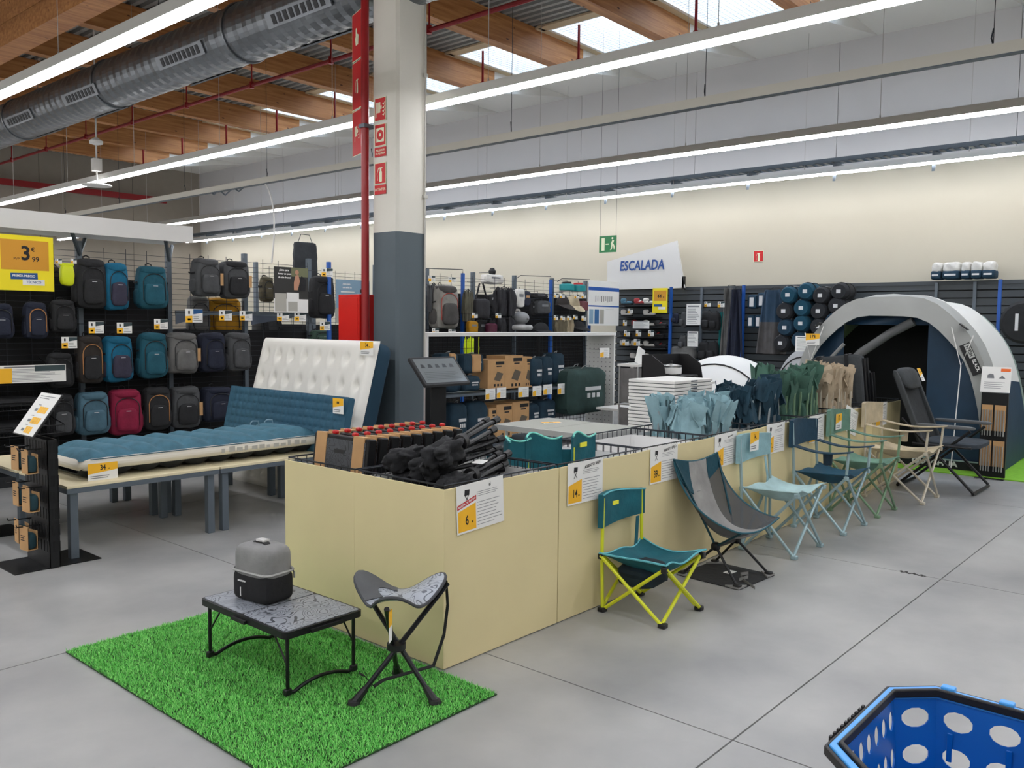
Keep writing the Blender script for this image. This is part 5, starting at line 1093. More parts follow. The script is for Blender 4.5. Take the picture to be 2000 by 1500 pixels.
for i, (x0, y0, x1, y1, nm) in enumerate([(953, 760, 972, 780, 'below the small carton'), (975, 758, 993, 777, 'below the wide carton'), (1017, 757, 1037, 775, 'below the narrow carton'), (1045, 755, 1062, 773, 'below the navy bag'), (1066, 752, 1083, 770, 'below the charcoal bag'), (1094, 750, 1111, 769, 'at the end of the shelf edge'), (1152, 679, 1170, 697, 'above the large green bag')]):
    a, c = P(x0, y0, Y=6.46), P(x1, y1, Y=6.46); card('price_label', 'white price label on the white shelf unit %s' % nm, FACE_NY(((a.x + c.x) / 2, 6.496 if i < 6 else 6.3, (a.z + c.z) / 2)), c.x - a.x, a.z - c.z, 'price labels on the white shelf unit', kind='a', small=True, cat='price label', pic=False, hook=0 if i < 6 else .4)
# grey folding table behind the bins
t = thing('folding_table', 'grey-topped folding camping table with aluminium edge behind the bins', 'table', (5.05, 3.62, 0)); w_, d_ = .7, .95
b = MB(); b.bx(.012, w_ - .012, .012, d_ / 2 - .002, .685, .7); b.build('top_panel', mat('table_speckle', (150, 152, 140), .5, var=.12, vscale=160), t, smooth=False); b = MB(); b.bx(.012, w_ - .012, d_ / 2 + .002, d_ - .012, .685, .7); b.build('top_panel', MATS['table_speckle'], t, smooth=False)
alu = mat('aluminium', (196, 198, 196), .35, .7)
b = MB(); b.bx(0, w_, 0, .012, .66, .702); b.bx(0, w_, d_ - .012, d_, .66, .702); b.bx(0, .012, .012, d_ - .012, .66, .702); b.bx(w_ - .012, w_, .012, d_ - .012, .66, .702); b.build('edge_frame', alu, t, smooth=False)
for x in (.06, w_ - .06):
    for y in (.08, d_ - .08): b = MB(); b.tube([(x, y, 0), (x, y, .66)], .012, 8); b.build('leg', alu, t)
for x in (.06, w_ - .06): b = MB(); b.tube([(x, .08, .2), (x, d_ - .08, .2)], .009, 6); b.build('stretcher', alu, t)
card('price_card', 'yellow and white card lying on the grey folding table', Matrix.Translation((5.45, 4.3, .704)) @ Matrix.Rotation(-.6, 4, 'Z'), .16, .11, price='-', kind='b')
# ================================================================ ACCESSORY GONDOLA
G2 = 8.8; P2 = [7.38, 8.3, 9.23, 10.16, 11.1, 12.03]
g2 = gondola('grid_gondola', 'grey wire grid gondola hung with small travel accessories', P2, G2, 2.2, panel=1.93)
for px_, py_ in ((904, 530), (1076, 545), (1152, 548)):
    x = P(px_, py_, Y=8.5).x; b = MB(); b.bx(x - .02, x + .02, -.32, -.28, 0, 2.2); b.build('blue_upright', BLUEP, g2, smooth=False)
    b = MB(); b.tube([(x, -.3, 2.2), (x, -.3, 2.25), (x - .5, -.1, 2.25), (x - .5, 0, 2.2)], .006, 5); b.build('top_bracket', WIREM, g2)
def hang(name, label, cat, x0, y0, x1, y1, Y, kind, m, m2=None, group='small goods on the accessory gondola'):
    a, c = P(x0, y0, Y=Y), P(x1, y1, Y=Y); w, h = c.x - a.x, a.z - c.z; t = thing(name, label, cat, ((a.x + c.x) / 2, Y, c.z), 0, group); sd = int(x0)
    if kind == 'pouch':
        b = MB(); b.soft((0, 0, h / 2), (w, w * .45, h), .3, 6, .05, sd); b.build('body', m, t)
        b = MB(); b.bx(-w * .25, w * .25, -w * .235, -w * .2, h * .55, h * .72); b.build('label_patch', m2 or GREYINK, t, smooth=False)
    elif kind == 'garment':
        for i in range(3): b = MB(); pleat(b, h, w * .26, sd + i, M=Matrix.Translation(((i - 1) * w * .3, (i % 2) * .03, 0))); b.build('fabric_fold', m, t, ang=70)
        b = MB(); b.tube([(-w * .4, 0, h), (0, 0, h + .06), (w * .4, 0, h)], .006, 5); b.build('hanger', WIREM, t)
    elif kind == 'bottle':
        r = w / 2; b = MB(); b.lathe([(0, 0), (r * .9, 0), (r, h * .05), (r, h * .7), (r * .6, h * .8)], 14); b.build('bottle_body', m, t); b = MB(); b.lathe([(r * .6, h * .8), (r * .62, h * .82), (r * .6, h), (0, h)], 12); b.build('cap', m2 or BLACKP, t)
    elif kind == 'cap':
        b = MB(); b.sheet(lambda u, v: (w * .5 * math.cos(2 * PI * u) * math.cos(PI / 2 * v), .09 * math.sin(2 * PI * u) * math.cos(PI / 2 * v), h * .35 + h * .6 * math.sin(PI / 2 * v)), 16, 6, cu=True); b.build('crown', m, t)
        b = MB(); b.sheet(lambda u, v: (w * .48 * math.cos(PI + PI * u) * (1 + .1 * v), -.02 + (.09 + .1 * v) * math.sin(PI + PI * u), h * .36 - h * .3 * v * math.sin(PI * u)), 12, 3, .006); b.build('brim', m, t)
    elif kind == 'head':
        b = MB(); b.soft((0, 0, h * .62), (w * .5, w * .6, h * .66), .85, 10); b.soft((0, 0, h * .2), (w * .28, w * .3, h * .4), .5, 5); b.soft((0, -w * .3, h * .58), (w * .08, w * .1, h * .12), .6, 4); b.build('head_form', mat('headform_grey', (132, 134, 136), .5), t)
        b = MB(); b.tube([(w * .36 * math.cos(a_), w * .3 * math.sin(a_), h * .14) for a_ in [1.9 + k * .55 for k in range(10)]], h * .14, 10); b.build('neck_pillow', m, t)
    elif kind == 'tote':
        b = MB(); b.soft((0, 0, h * .28), (w, .12, h * .56), .3, 6, .04, sd); b.build('body', m, t); b = MB(); b.strap([(-w * .4, 0, h * .5), (-w * .12, 0, h), (w * .12, 0, h), (w * .45, 0, h * .5)], .03, .006, (0, 1, 0)); b.build('shoulder_strap', m, t)
    elif kind == 'roll':
        b = MB(); b.lathe([(0, -.2), (w * .42, -.2), (w * .5, -.17), (w * .5, .17), (w * .42, .2), (0, .2)], 16, Matrix.Translation((0, 0, h / 2)) @ Matrix.Rotation(PI / 2, 4, 'X')); b.build('body', m, t)
    if kind in ('pouch', 'garment', 'bottle', 'cap', 'tote'): b = MB(); b.tube([(0, 0, h), (0, 0, h + .03), (0, .2, h + .035), (0, .28, h + .035)], .004, 4); b.build('display_hook', WIREM, t)
    return t
WHF = fabric('white_cloth', (214, 212, 206)); TAN = fabric('tan_cloth', (178, 164, 136)); MAR = fabric('maroon', (96, 34, 50)); DKB = fabric('dusk_black', (40, 40, 44)); KHA = fabric('khaki', (112, 104, 84)); TEALB = mat('teal_bottle', (18, 146, 150), .4)
backpack('backpack', 'grey hiking backpack with red trim hanging beside the column', 857, 556, 900, 642, 8.35, fabric('bk_stone', (138, 136, 130)), fabric('bk_dusk', (72, 70, 68)), 'packs on the accessory gondola', 'hike', 0, 201, trim=mat('trim_red', (190, 60, 44), .6), logo=False)
for a in [
    ('tote_bag', 'black shoulder bag with long strap', 'bag', 926, 553, 953, 622, 8.4, 'tote', DKB), ('folded_garment', 'dark rain jackets hanging beside the shoulder bag', 'garment', 968, 566, 1000, 617, 8.4, 'garment', DKB), ('travel_pouch', 'dark box pouch beside the rain jackets', 'pouch', 952, 574, 970, 600, 8.45, 'pouch', BK),
    ('towel_pouch', 'white towel pouch beside the black jackets', 'pouch', 992, 567, 1006, 592, 8.4, 'pouch', WHF), ('towel_pouch', 'taller white towel pouch beside the navy pouch', 'pouch', 1007, 564, 1022, 600, 8.4, 'pouch', WHF), ('travel_pouch', 'navy and tan pouch beside the white towels', 'pouch', 1022, 569, 1034, 597, 8.4, 'pouch', NV, KRAFT), ('travel_pouch', 'long black pouch on the upper row', 'pouch', 1036, 572, 1064, 583, 8.4, 'pouch', BK), ('camera_bag', 'boxy black bag below the long pouch', 'bag', 1046, 587, 1070, 613, 8.4, 'pouch', DG),
    ('sun_cap', 'dark brown cap on the upper row', 'cap', 1088, 574, 1110, 608, 8.4, 'cap', BRN), ('sun_cap', 'tan cap with neck flap on the upper row', 'cap', 1107, 573, 1130, 612, 8.38, 'cap', TAN), ('drink_bottle', 'maroon drink bottle at the gondola end', 'bottle', 1131, 583, 1144, 607, 8.4, 'bottle', mat('maroon_bottle', (110, 60, 66), .4)), ('drink_bottle', 'teal drink bottle above the caps', 'bottle', 1098, 550, 1116, 568, 8.6, 'bottle', TEALB), ('drink_bottle', 'teal drink bottle with red cap above the caps', 'bottle', 1120, 552, 1138, 570, 8.6, 'bottle', TEALB, RED),
    ('work_gloves', 'mustard gloves hanging low beside the blue upright', 'gloves', 913, 627, 931, 650, 8.4, 'pouch', MUS), ('drink_bottle', 'deep maroon bottle in the lower row', 'bottle', 951, 626, 967, 652, 8.4, 'bottle', mat('plum_bottle', (86, 26, 52), .5)), ('folded_garment', 'dark striped garments in the lower row', 'garment', 968, 621, 999, 652, 8.4, 'garment', DKB), ('head_display', 'grey head form wearing a grey neck pillow', 'head form', 997, 606, 1036, 645, 8.35, 'head', fabric('pillow_grey', (168, 168, 166))), ('neck_pillow_pack', 'pale crumpled pillow behind the head form', 'pillow', 1000, 603, 1014, 616, 8.5, 'pouch', WHF),
    ('sun_cap', 'black cap in the lower row', 'cap', 1043, 628, 1070, 655, 8.4, 'cap', BK), ('neck_scarf', 'khaki scarf in the lower row', 'scarf', 1086, 625, 1104, 653, 8.4, 'garment', KHA), ('neck_scarf', 'pale tan scarf in the lower row', 'scarf', 1104, 622, 1117, 653, 8.38, 'garment', TAN), ('sun_cap', 'black cap below the maroon bottle', 'cap', 1118, 626, 1141, 648, 8.4, 'cap', BK), ('safety_vest', 'hi-vis yellow vest low behind the shelf unit', 'vest', 910, 662, 931, 700, 8.3, 'garment', mat('hivis', (214, 236, 30), .7)), ('folded_garment', 'grey garments on the far left of the gondola', 'garment', 838, 560, 856, 610, 8.5, 'garment', DG), ('folded_garment', 'olive vest behind the blue upright', 'garment', 906, 572, 922, 628, 8.45, 'garment', fabric('vest_olive', (96, 94, 80))), ('travel_pouch', 'black pouch between jackets and head form', 'pouch', 1036, 590, 1046, 615, 8.45, 'pouch', BK), ('travel_pouch', 'low black bag behind the head form', 'pouch', 930, 625, 950, 655, 8.5, 'pouch', BK)]: hang(*a[:9], *a[9:])
for i, (x0, y0, x1, y1, nm) in enumerate([(837, 538, 850, 550, 'by the column'), (876, 541, 890, 552, 'above the grey hiking pack'), (844, 641, 857, 653, 'under the hiking pack'), (876, 643, 890, 653, 'beside the blue upright'), (922, 611, 933, 621, 'under the shoulder bag'), (968, 612, 979, 621, 'under the rain jackets'), (1082, 573, 1091, 581, 'above the brown cap'), (1094, 574, 1103, 582, 'beside the brown cap'), (1122, 575, 1131, 583, 'beside the tan cap'), (1136, 574, 1145, 583, 'above the maroon bottle'), (1082, 616, 1090, 625, 'above the khaki scarf'), (1095, 617, 1103, 625, 'between the scarves'), (1108, 617, 1116, 625, 'above the pale scarf'), (1120, 615, 1128, 624, 'above the lower black cap'), (1136, 617, 1145, 626, 'at the end post')]):
    a, c = P(x0, y0, Y=8.2), P(x1, y1, Y=8.2); card('price_label', 'tiny price label on the accessory gondola %s' % nm, FACE_NY(((a.x + c.x) / 2, 8.2, (a.z + c.z) / 2)), c.x - a.x, a.z - c.z, 'price labels on the accessory gondola', kind='s', cat='price label', hook=.6)
q = P(962, 545, Y=9.0); t = hang('white_shirt', 'white shirt on a bust form above the gondola', 'shirt', 944, 535, 978, 556, 9.1, 'pouch', WHF); b = MB(); b.lathe([(.05, .15), (.06, .2), (.03, .25), (0, .25)], 12); b.build('collar', BLACKP, t)
t = poster('white advice poster with blue bars at the end of the accessory gondola', 1150, 547, 1208, 636, 8.3, PAPER, [], [(0, .78, 1, .86, mat('bar_blue', (30, 88, 170), .6)), (0, .42, 1, .45, mat('bar_blue', (30, 88, 170), .6)), (.03, .04, .16, .36, skyp), (.2, .04, .34, .36, mat('print_blue', (60, 110, 160), .6)), (.37, .04, .5, .36, grp)])
b = MB()
for k in range(9): b.bx(-.25 + k * .058, -.24 + k * .058, .02 + .01 * (k % 3), .12, .004, .005)
b.bx(.05, .28, -.1, -.098, .004, .005); b.build('printed_tools', INK, t, smooth=False)
# ================================================================ SLAT WALL ON THE BACK WALL
SX = 12.9
t = thing('slat_wall', 'dark grey slatted display wall along the beige wall', 'display wall', (SX, 0, 0))
slm = mat('slat_grey', (62, 68, 72), .55)
b = MB(); b.bx(.04, .06, 1.0, 8.75, 0, 2.13); b.build('backing', mat('slat_gap', (26, 28, 30), .8), t, smooth=False)
for k in range(19): b = MB(); b.bx(0, .04, 1.0, 8.75, .12 + k * .106, .12 + k * .106 + .09); b.build('slat', slm, t, smooth=False)
b = MB(); b.bx(-.01, .07, 1.0, 7.35, 2.1, 2.15); b.build('top_rail', slm, t, smooth=False)
for px_, py_, q in ((1308, 690, .62), (1449, 690, .64), (1950, 630, .6)):
    y = P(px_, py_, X=SX - .35).y; b = MB(); b.bx(-.37, -.33, y - .02, y + .02, .75, 2.14); b.build('blue_upright', BLUEP, t, smooth=False); b = MB(); b.bx(-.37, -.33, y - .02, y + .02, .0, .75); b.build('white_upright', WHITE, t, smooth=False)
for px_ in (1372, 1830, 1905): y = P(px_, 560, X=SX).y; b = MB(); b.bx(-.03, 0, y - .02, y + .02, 0, 2.13); b.build('upright', GREYM, t, smooth=False)
b = MB(); b.bx(-.3, 0, 1.0, 8.7, .04, .1); b.build('base_shelf', mat('deck_dark', (40, 43, 46), .5), t, smooth=False)
def wall_thing(name, label, cat, x0, y0, x1, y1, X, group=None):
    a, c = P(x0, y0, X=X), P(x1, y1, X=X); t = thing(name, label, cat, (X, (a.y + c.y) / 2, c.z), -PI / 2, group); return t, abs(a.y - c.y), a.z - c.z     # local x = -Y (right), local y = into the wall
SH = [(1224, 590), (1250, 588), (1268, 589), (1224, 612), (1268, 610), (1245, 632), (1268, 632), (1290, 633), (1222, 652), (1285, 652), (1222, 672), (1244, 672), (1268, 672), (1290, 671), (1242, 697), (1268, 695), (1292, 695), (1243, 722), (1268, 720), (1292, 720), (1246, 744), (1268, 742)]
shc = [mat('shoe_white', (206, 204, 198), .6), mat('shoe_red', (150, 40, 44), .6), mat('shoe_black', (36, 37, 40), .6), mat('shoe_blue', (66, 110, 130), .6), mat('shoe_yellow', (206, 176, 40), .6)]
shn = ['white', 'dark red', 'black', 'blue grey', 'yellow']
rows_z = {}
for i, (x, y) in enumerate(SH):
    k = [3, 1, 0, 0, 0, 1, 0, 2, 2, 2, 0, 0, 0, 2, 0, 0, 2, 0, 0, 2, 4, 0][i]
    t, w, h = wall_thing('climbing_shoe', '%s climbing shoe on the shoe shelves of the slat wall' % shn[k], 'shoe', x - 11, y - 6, x + 11, y + 6, SX - .17, '%s climbing shoes' % shn[k]); w = .25
    rows_z.setdefault(round(t.location.z / .17), []).append(t)
    b = MB(); b.soft((0, 0, .014), (w, .085, .028), .4, 6); b.build('sole', BLACKP, t)
    b = MB(); b.soft((w * .02, 0, .045), (w * .94, .078, .055), .6, 6); b.soft((-w * .25, 0, .075), (w * .42, .07, .09), .5, 5); b.build('upper', shc[k], t)
    b = MB(); b.strap([(w * .05, -.04, .06), (w * .06, 0, .085), (w * .05, .04, .06)], .03, .004, (1, 0, 0)); b.build('closure_strap', shc[(k + 2) % 3], t)
sl_ = thing('shoe_shelves', 'narrow dark shelves carrying climbing shoes', 'shelf', (SX - .1, 0, 0))
for kz, ts in rows_z.items():
    z = min(o.location.z for o in ts)
    for o in ts: o.location.z = z
    ys_ = [o.location.y for o in ts]; b = MB(); b.bx(-.17, .1, min(ys_) - .16, max(ys_) + .16, z - .012, z - .001); b.build('shelf_board', mat('deck_dark', (40, 43, 46), .5), sl_, smooth=False)
for i, (x0, y0, x1, y1, nm) in enumerate([(1226, 603, 1236, 611, 'by the blue grey shoe'), (1217, 625, 1224, 636, 'below the jackets'), (1219, 645, 1230, 657, 'under the white board'), (1242, 645, 1252, 657, 'beside the black shoe'), (1266, 645, 1277, 657, 'above the lower white shoes'), (1216, 663, 1228, 675, 'at the left of the lower shoes'), (1238, 662, 1250, 675, 'between the lower shoes'), (1376, 589, 1388, 599, 'above the black sack pair'), (1402, 589, 1415, 600, 'beside the grey sleeping bag'), (1530, 647, 1546, 660, 'under the stuff sacks'), (1560, 642, 1576, 655, 'below the teal stuff sack')]):
    a, c = P(x0, y0, X=12.5), P(x1, y1, X=12.5); card('price_label', 'small price label on the slat wall %s' % nm, FACE_NX((12.5, (a.y + c.y) / 2, (a.z + c.z) / 2)), abs(a.y - c.y), a.z - c.z, 'price labels on the slat wall', kind='s', cat='price label', hook=.4)
def flatsign(name, label, cat, x0, y0, x1, y1, X, kind='t', m=None):
    a, c = P(x0, y0, X=X), P(x1, y1, X=X); return card(name, label, FACE_NX((X, (a.y + c.y) / 2, (a.z + c.z) / 2)), abs(a.y - c.y), a.z - c.z, cat=cat, kind=kind, hook=.42)
flatsign('info_sheet', 'large grey-white info sheet on the slat wall', 'sign', 1341, 594, 1368, 635, 12.5); flatsign('info_sheet', 'smaller info sheet with icons below the large sheet', 'sign', 1343, 647, 1363, 677, 12.5); flatsign('info_sheet', 'landscape chart of shoe shapes on the shoe shelves', 'sign', 1236, 627, 1268, 642, 12.5); flatsign('info_sheet', 'white info sheet beside the stuff sacks and tent', 'sign', 1554, 656, 1590, 687, 11.6)
a, c = P(1275, 563, X=12.45), P(1303, 611, X=12.45); w, h = abs(a.y - c.y), a.z - c.z
t = thing('price_poster', 'small yellow poster reading 44 above the shoes', 'poster'); t.matrix_world = FACE_NX((12.45, (a.y + c.y) / 2, (a.z + c.z) / 2))
b = MB(); b.bx(-w / 2, w / 2, -h / 2, h / 2, -.003, 0); b.build('board', MATS['poster_yellow'], t, smooth=False); b = MB(); b.bx(-w * .42, w * .42, -h * .02, h * .4, 0, .001); b.build('price_panel', MATS['poster_orange'], t, smooth=False); lettering('44', h * .2, INK, t, Matrix.Translation((-.01, h * .17, .002)), .002); strokes(t, w * .24, h * .13, w * .09, h * .05, 2)
b = MB(); b.tube([(0, h * .45, -.003), (0, h * .45, -.45)], .004, 4); b.build('label_hook', WIREM, t); b = MB(); b.bx(-w * .4, w * .15, -h * .25, -h * .15, 0, .001); b.build('blue_strip', MATS['strip_blue'], t, smooth=False); b = MB(); b.bx(-w * .1, w * .38, -h * .36, -h * .26, 0, .001); b.build('white_strip', PAPER, t, smooth=False)
# packs, garments and sleeping bags on the slat wall
def wall_soft(name, label, cat, x0, y0, x1, y1, m, kind='soft', X=12.65, m2=None, group=None):
    t, w, h = wall_thing(name, label, cat, x0, y0, x1, y1, X, group)
    if kind == 'soft':
        b = MB(); b.soft((0, 0, h / 2), (w, min(.22, w * .6), h), .32, 7, .03, int(x0), taper=.1); b.build('body', m, t); b = MB(); b.soft((0, -.09, h * .35), (w * .6, .07, h * .4), .35, 5); b.build('front_pocket', m2 or m, t)
        b = MB(); b.tube([(-.03, .05, h * .95), (0, .05, h * 1.08), (.03, .05, h * .95)], .006, 5); b.build('grab_loop', BK, t)
    elif kind == 'drape':
        mid = h * .55
        def dr(u, v): return ((-.5 + u) * w * (.55 + .45 * (1 - v) ** .6 * 1.0), .04 * math.sin(9 * u + 2 * v) + .03 * math.sin(17 * u), h * v)
        b = MB(); b.sheet(lambda u, v: dr(u, v * .5), 26, 8, .03); b.build('lower_half', m2 or m, t, ang=70); b = MB(); b.sheet(lambda u, v: dr(u, .5 + v * .5), 26, 8, .03); b.build('upper_half', m, t, ang=70)
        b = MB(); b.tube([(-.05, .03, h), (0, .03, h + .05), (0, .25, h + .05)], .005, 5); b.build('hook', WIREM, t)
    elif kind == 'sack':
        r = min(w, h) / 2; q = Matrix.Translation((0, 0, h / 2)) @ Matrix.Rotation(PI / 2, 4, 'X')
        b = MB(); b.lathe([(0, -.2), (r * .8, -.2), (r * .98, -.16), (r, .0), (r * .98, .16), (r * .8, .2), (0, .2)], 18, q); b.build('body', m, t); b = MB(); b.lathe([(0, .2), (r * .55, .2), (r * .55, .206), (0, .206)], 14, q); b.build('end_patch', m2 or m, t)
        b = MB(); b.bx(-r * .5, r * .5, -.1, .06, r * 1.96 - .0, r * 2.02); b.bx(-r * .25, r * .25, -.2065, -.205, h / 2 - r * .2, h / 2 + r * .2); b.build('printed_logo', mat('logo_white', (214, 214, 214), .6), t, smooth=False)
        for s in (-.1, .1): b = MB(); b.tube([((r + .004) * math.cos(a_), s, h / 2 + (r + .004) * math.sin(a_)) for a_ in [k * PI / 8 for k in range(16)]], .006, 4, True); b.build('compression_strap', BK, t)
    elif kind == 'pouch':
        b = MB(); b.soft((0, 0, h / 2), (w, .14, h), .3, 6, .03, int(x0)); b.build('body', m, t); b = MB(); b.bx(-w * .2, w * .2, -.078, -.066, h * .15, h * .8); b.build('printed_logo', mat('logo_white', (214, 214, 214), .6), t, smooth=False)
    return t
SB = fabric('sack_navy', (22, 54, 74)); SK = fabric('sack_black', (36, 38, 42)); ST = fabric('sack_teal', (14, 66, 86))
for a in [('rope_bag', 'black drawstring sack hanging in a pair on the slat wall', 'bag', 1372, 608, 1392, 646, BK), ('rope_bag', 'smaller black drawstring sack of the pair', 'bag', 1388, 610, 1406, 646, BK), ('rope_bag', 'black sack low behind the white tent', 'bag', 1366, 668, 1386, 705, BK), ('rope_bag', 'second black sack low behind the white tent', 'bag', 1384, 668, 1402, 705, BK), ('chalk_bag', 'dark blue pouch beside the blue upright', 'bag', 1315, 612, 1325, 632, NV), ('rope_bag', 'grey crumpled bag left of the info sheets', 'bag', 1328, 655, 1341, 682, DG), ('crash_pad', 'folded grey crash pad low on the slat wall', 'crash pad', 1312, 676, 1360, 702, GR), ('pole_case', 'tall grey case left of the large info sheet', 'case', 1331, 610, 1341, 640, DG)]: wall_soft(*a)
for a in [('sleeping_bag', 'long grey sleeping bag liner hanging open', 'sleeping bag', 1411, 563, 1429, 702, GR, 'drape'), ('sleeping_bag', 'long navy sleeping bag hanging open', 'sleeping bag', 1424, 566, 1447, 700, NV, 'drape', 12.52), ('sleeping_bag', 'teal sleeping bag edge beside the grey liner', 'sleeping bag', 1405, 610, 1416, 702, fabric('liner_teal', (10, 110, 110)), 'drape', 12.75), ('sleeping_bag', 'large blue and grey mummy sleeping bag hanging open', 'sleeping bag', 1482, 567, 1532, 692, fabric('mummy_blue', (46, 70, 92)), 'drape', 12.45, fabric('mummy_grey', (84, 82, 82)))]: wall_soft(*a)
for a in [('stuff_pouch', 'navy printed pouch in the upper pair', 1463, 576, 1481, 603), ('stuff_pouch', 'second navy printed pouch in the upper pair', 1482, 572, 1498, 601), ('stuff_pouch', 'navy printed pouch in the lower pair', 1462, 616, 1476, 640), ('stuff_pouch', 'second navy printed pouch in the lower pair', 1477, 615, 1491, 641)]: wall_soft(a[0], a[1], 'bag', *a[2:], SB, 'pouch', 12.6, group='navy printed pouches')
for i, (x, y, m) in enumerate([(1549, 577, ST), (1583, 570, ST), (1612, 578, SK), (1648, 570, SK), (1541, 608, SK), (1575, 602, ST), (1608, 608, SK), (1642, 598, SK), (1543, 640, SB), (1574, 632, ST), (1607, 638, SK), (1636, 628, SB), (1535, 670, SK), (1570, 664, SB), (1602, 668, SK)]):
    wall_soft('sleeping_bag_sack', ['teal', 'black', 'navy'][[ST, SK, SB].index(m)] + ' packed sleeping bag sack in the pile beside the tent', 'sleeping bag', x - 17, y - 17, x + 17, y + 17, m, 'sack', 12.5, group=['teal', 'black', 'navy'][[ST, SK, SB].index(m)] + ' sleeping bag sacks')
for i, (x0, x1) in enumerate([(1817, 1836), (1838, 1873), (1875, 1893), (1894, 1916), (1916, 1941)]):
    t, w, h = wall_thing('tent_bag', 'white-topped navy bag lying on top of the slat wall behind the tent', 'bag', x0, 553, x1, 588, SX - .2, 'white-topped bags'); t.location.z = 2.16
    b = MB(); b.soft((0, .1, h * .62), (w * .96, .26, h * .7), .45, 6, .05, i); b.build('white_cover', WHF, t); b = MB(); b.soft((0, .1, h * .26), (w * .98, .28, h * .5), .3, 6); b.build('navy_base', SB, t); b = MB(); b.bx(-w * .3, w * .3, -.045, -.04, h * .2, h * .3); b.build('printed_logo', mat('logo_white', (214, 214, 214), .6), t, smooth=False)
t, w, h = wall_thing('popup_tent_bag', 'large round black pop-up tent bag beside the tent', 'bag', 1962, 588, 2040, 672, 12.5); q = Matrix.Translation((0, 0, h / 2)) @ Matrix.Rotation(PI / 2, 4, 'X'); b = MB(); b.lathe([(0, -.05), (h * .44, -.05), (h * .5, -.02), (h * .5, .02), (h * .44, .05), (0, .05)], 28, q); b.build('body', BK, t); b = MB(); b.bx(-w * .2, -w * .12, -.058, -.05, h * .3, h * .7); b.build('printed_logo', mat('logo_white', (214, 214, 214), .6), t, smooth=False)
# ================================================================ SIGNS ON THE WALL
t = thing('department_sign', 'white angular board reading ESCALADA above the shoe wall', 'sign')
po = [P(x, y, X=12.75) for x, y in ((1186, 511), (1322, 470), (1337, 562), (1186, 566))]
b = MB(); b.prism([(-p.y, p.z) for p in po][::-1], 0, .03, Matrix(((0, 0, 1, 12.75), (-1, 0, 0, 0), (0, 1, 0, 0), (0, 0, 0, 1)))); b.build('board', mat('board_grey_white', (214, 213, 209), .5), t, smooth=False)
q = P(1252, 519, X=12.73); lettering('ESCALADA', .235, mat('sign_blue', (18, 70, 140), .5), t, FACE_NX((12.74, q.y, q.z)), .006, .12, sx=.78)
b = MB(); b.bx(12.75, 12.8, 7.3, 7.34, 2.1, 2.32); b.build('bracket', BLACKM, t, smooth=False)
t = thing('exit_sign', 'green running-man exit sign hanging on wires', 'sign'); a, c = P(1171, 462, X=10.5), P(1204, 492, X=10.5); t.matrix_world = FACE_NX((10.5, (a.y + c.y) / 2, (a.z + c.z) / 2))
w, h = abs(a.y - c.y), .24; b = MB(); b.bx(-w / 2, w / 2, -h / 2, h / 2, 0, .006); b.build('panel', mat('exit_green', (16, 118, 62), .4), t, smooth=False)
b = MB(); b.bx(-w * .36, -w * .18, -h * .38, h * .38, .006, .007); b.bx(-w * .12, w * .08, -h * .03, h * .03, .006, .007); e = Matrix.Translation((w * .27, 0, .006))
b.prism([(-.03, .0), (.01, -.0), (.03, .05), (.0, .06)], 0, .001, e); b.prism([(-.02, 0), (.01, 0), (-.01, -.08), (-.04, -.09), (-.02, -.05)], 0, .001, e); b.prism([(0, 0), (.02, 0), (.045, -.04), (.03, -.09), (.02, -.05)], 0, .001, e); b.lathe([(0, 0), (.016, 0), (.016, .001), (0, .001)], 10, e @ Matrix.Translation((.0, .082, 0))); b.build('pictogram', pal, t, smooth=False)
for sx in (-w / 2 + .01, w / 2 - .01): b = MB(); b.tube([(sx, h / 2, .003), (sx, h / 2 + .5, .003), (sx, DECK - t.location.z, .003)], .002, 4); b.build('suspension_wire', WIREM, t)
a, c = P(1472, 490, X=WX - .005), P(1491, 511, X=WX - .005); fire_sign('small red extinguisher sign on the beige wall', 0, 'ext', a.z - c.z, abs(a.y - c.y), FACE_NX((WX - .005, (a.y + c.y) / 2, (a.z + c.z) / 2)), None)
# ================================================================ TENTS
t = thing('tunnel_tent', 'large navy and grey tunnel tent with open dark doorway', 'tent', (9.85, 3.1, .012)); HW, HT, DP = 1.12, 1.84, 2.3
def ar(a, s=1.0): return (HW * s * math.copysign(abs(math.cos(a)) ** .8, math.cos(a)), HT * s * math.sin(a) ** .86)
navyt = mat('tent_navy', (22, 54, 78), .6, var=.12, vscale=5, bump=.25, bscale=9); greyt = mat('tent_grey', (150, 152, 148), .6, var=.06, vscale=3, bump=.15, bscale=8); sage = mat('tent_sage', (134, 152, 142), .6); silver = mat('tent_silver', (222, 222, 218), .5, bump=.3, bscale=7)
def shell(b, x0, x1, a0, a1, s0=1.0, s1=1.0, n=26, nx=6):
    def fn(u, v):
        a = a0 + (a1 - a0) * u; s = s0 + (s1 - s0) * v; y, z = ar(a, s); return (x0 + (x1 - x0) * v, y, z + (.012 * math.sin(11 * a + 6 * v) if 0 < z else 0))
    b.sheet(fn, n, nx, .006)
b = MB(); shell(b, .02, .3, .0, PI, 1.0, 1.015); shell(b, .02, -.05, 0, PI, 1.0, .885, nx=3); b.build('grey_hood', greyt, t)
b = MB(); shell(b, .3, 1.5, .45, PI - .45, 1.015, .99); b.build('silver_roof', silver, t)

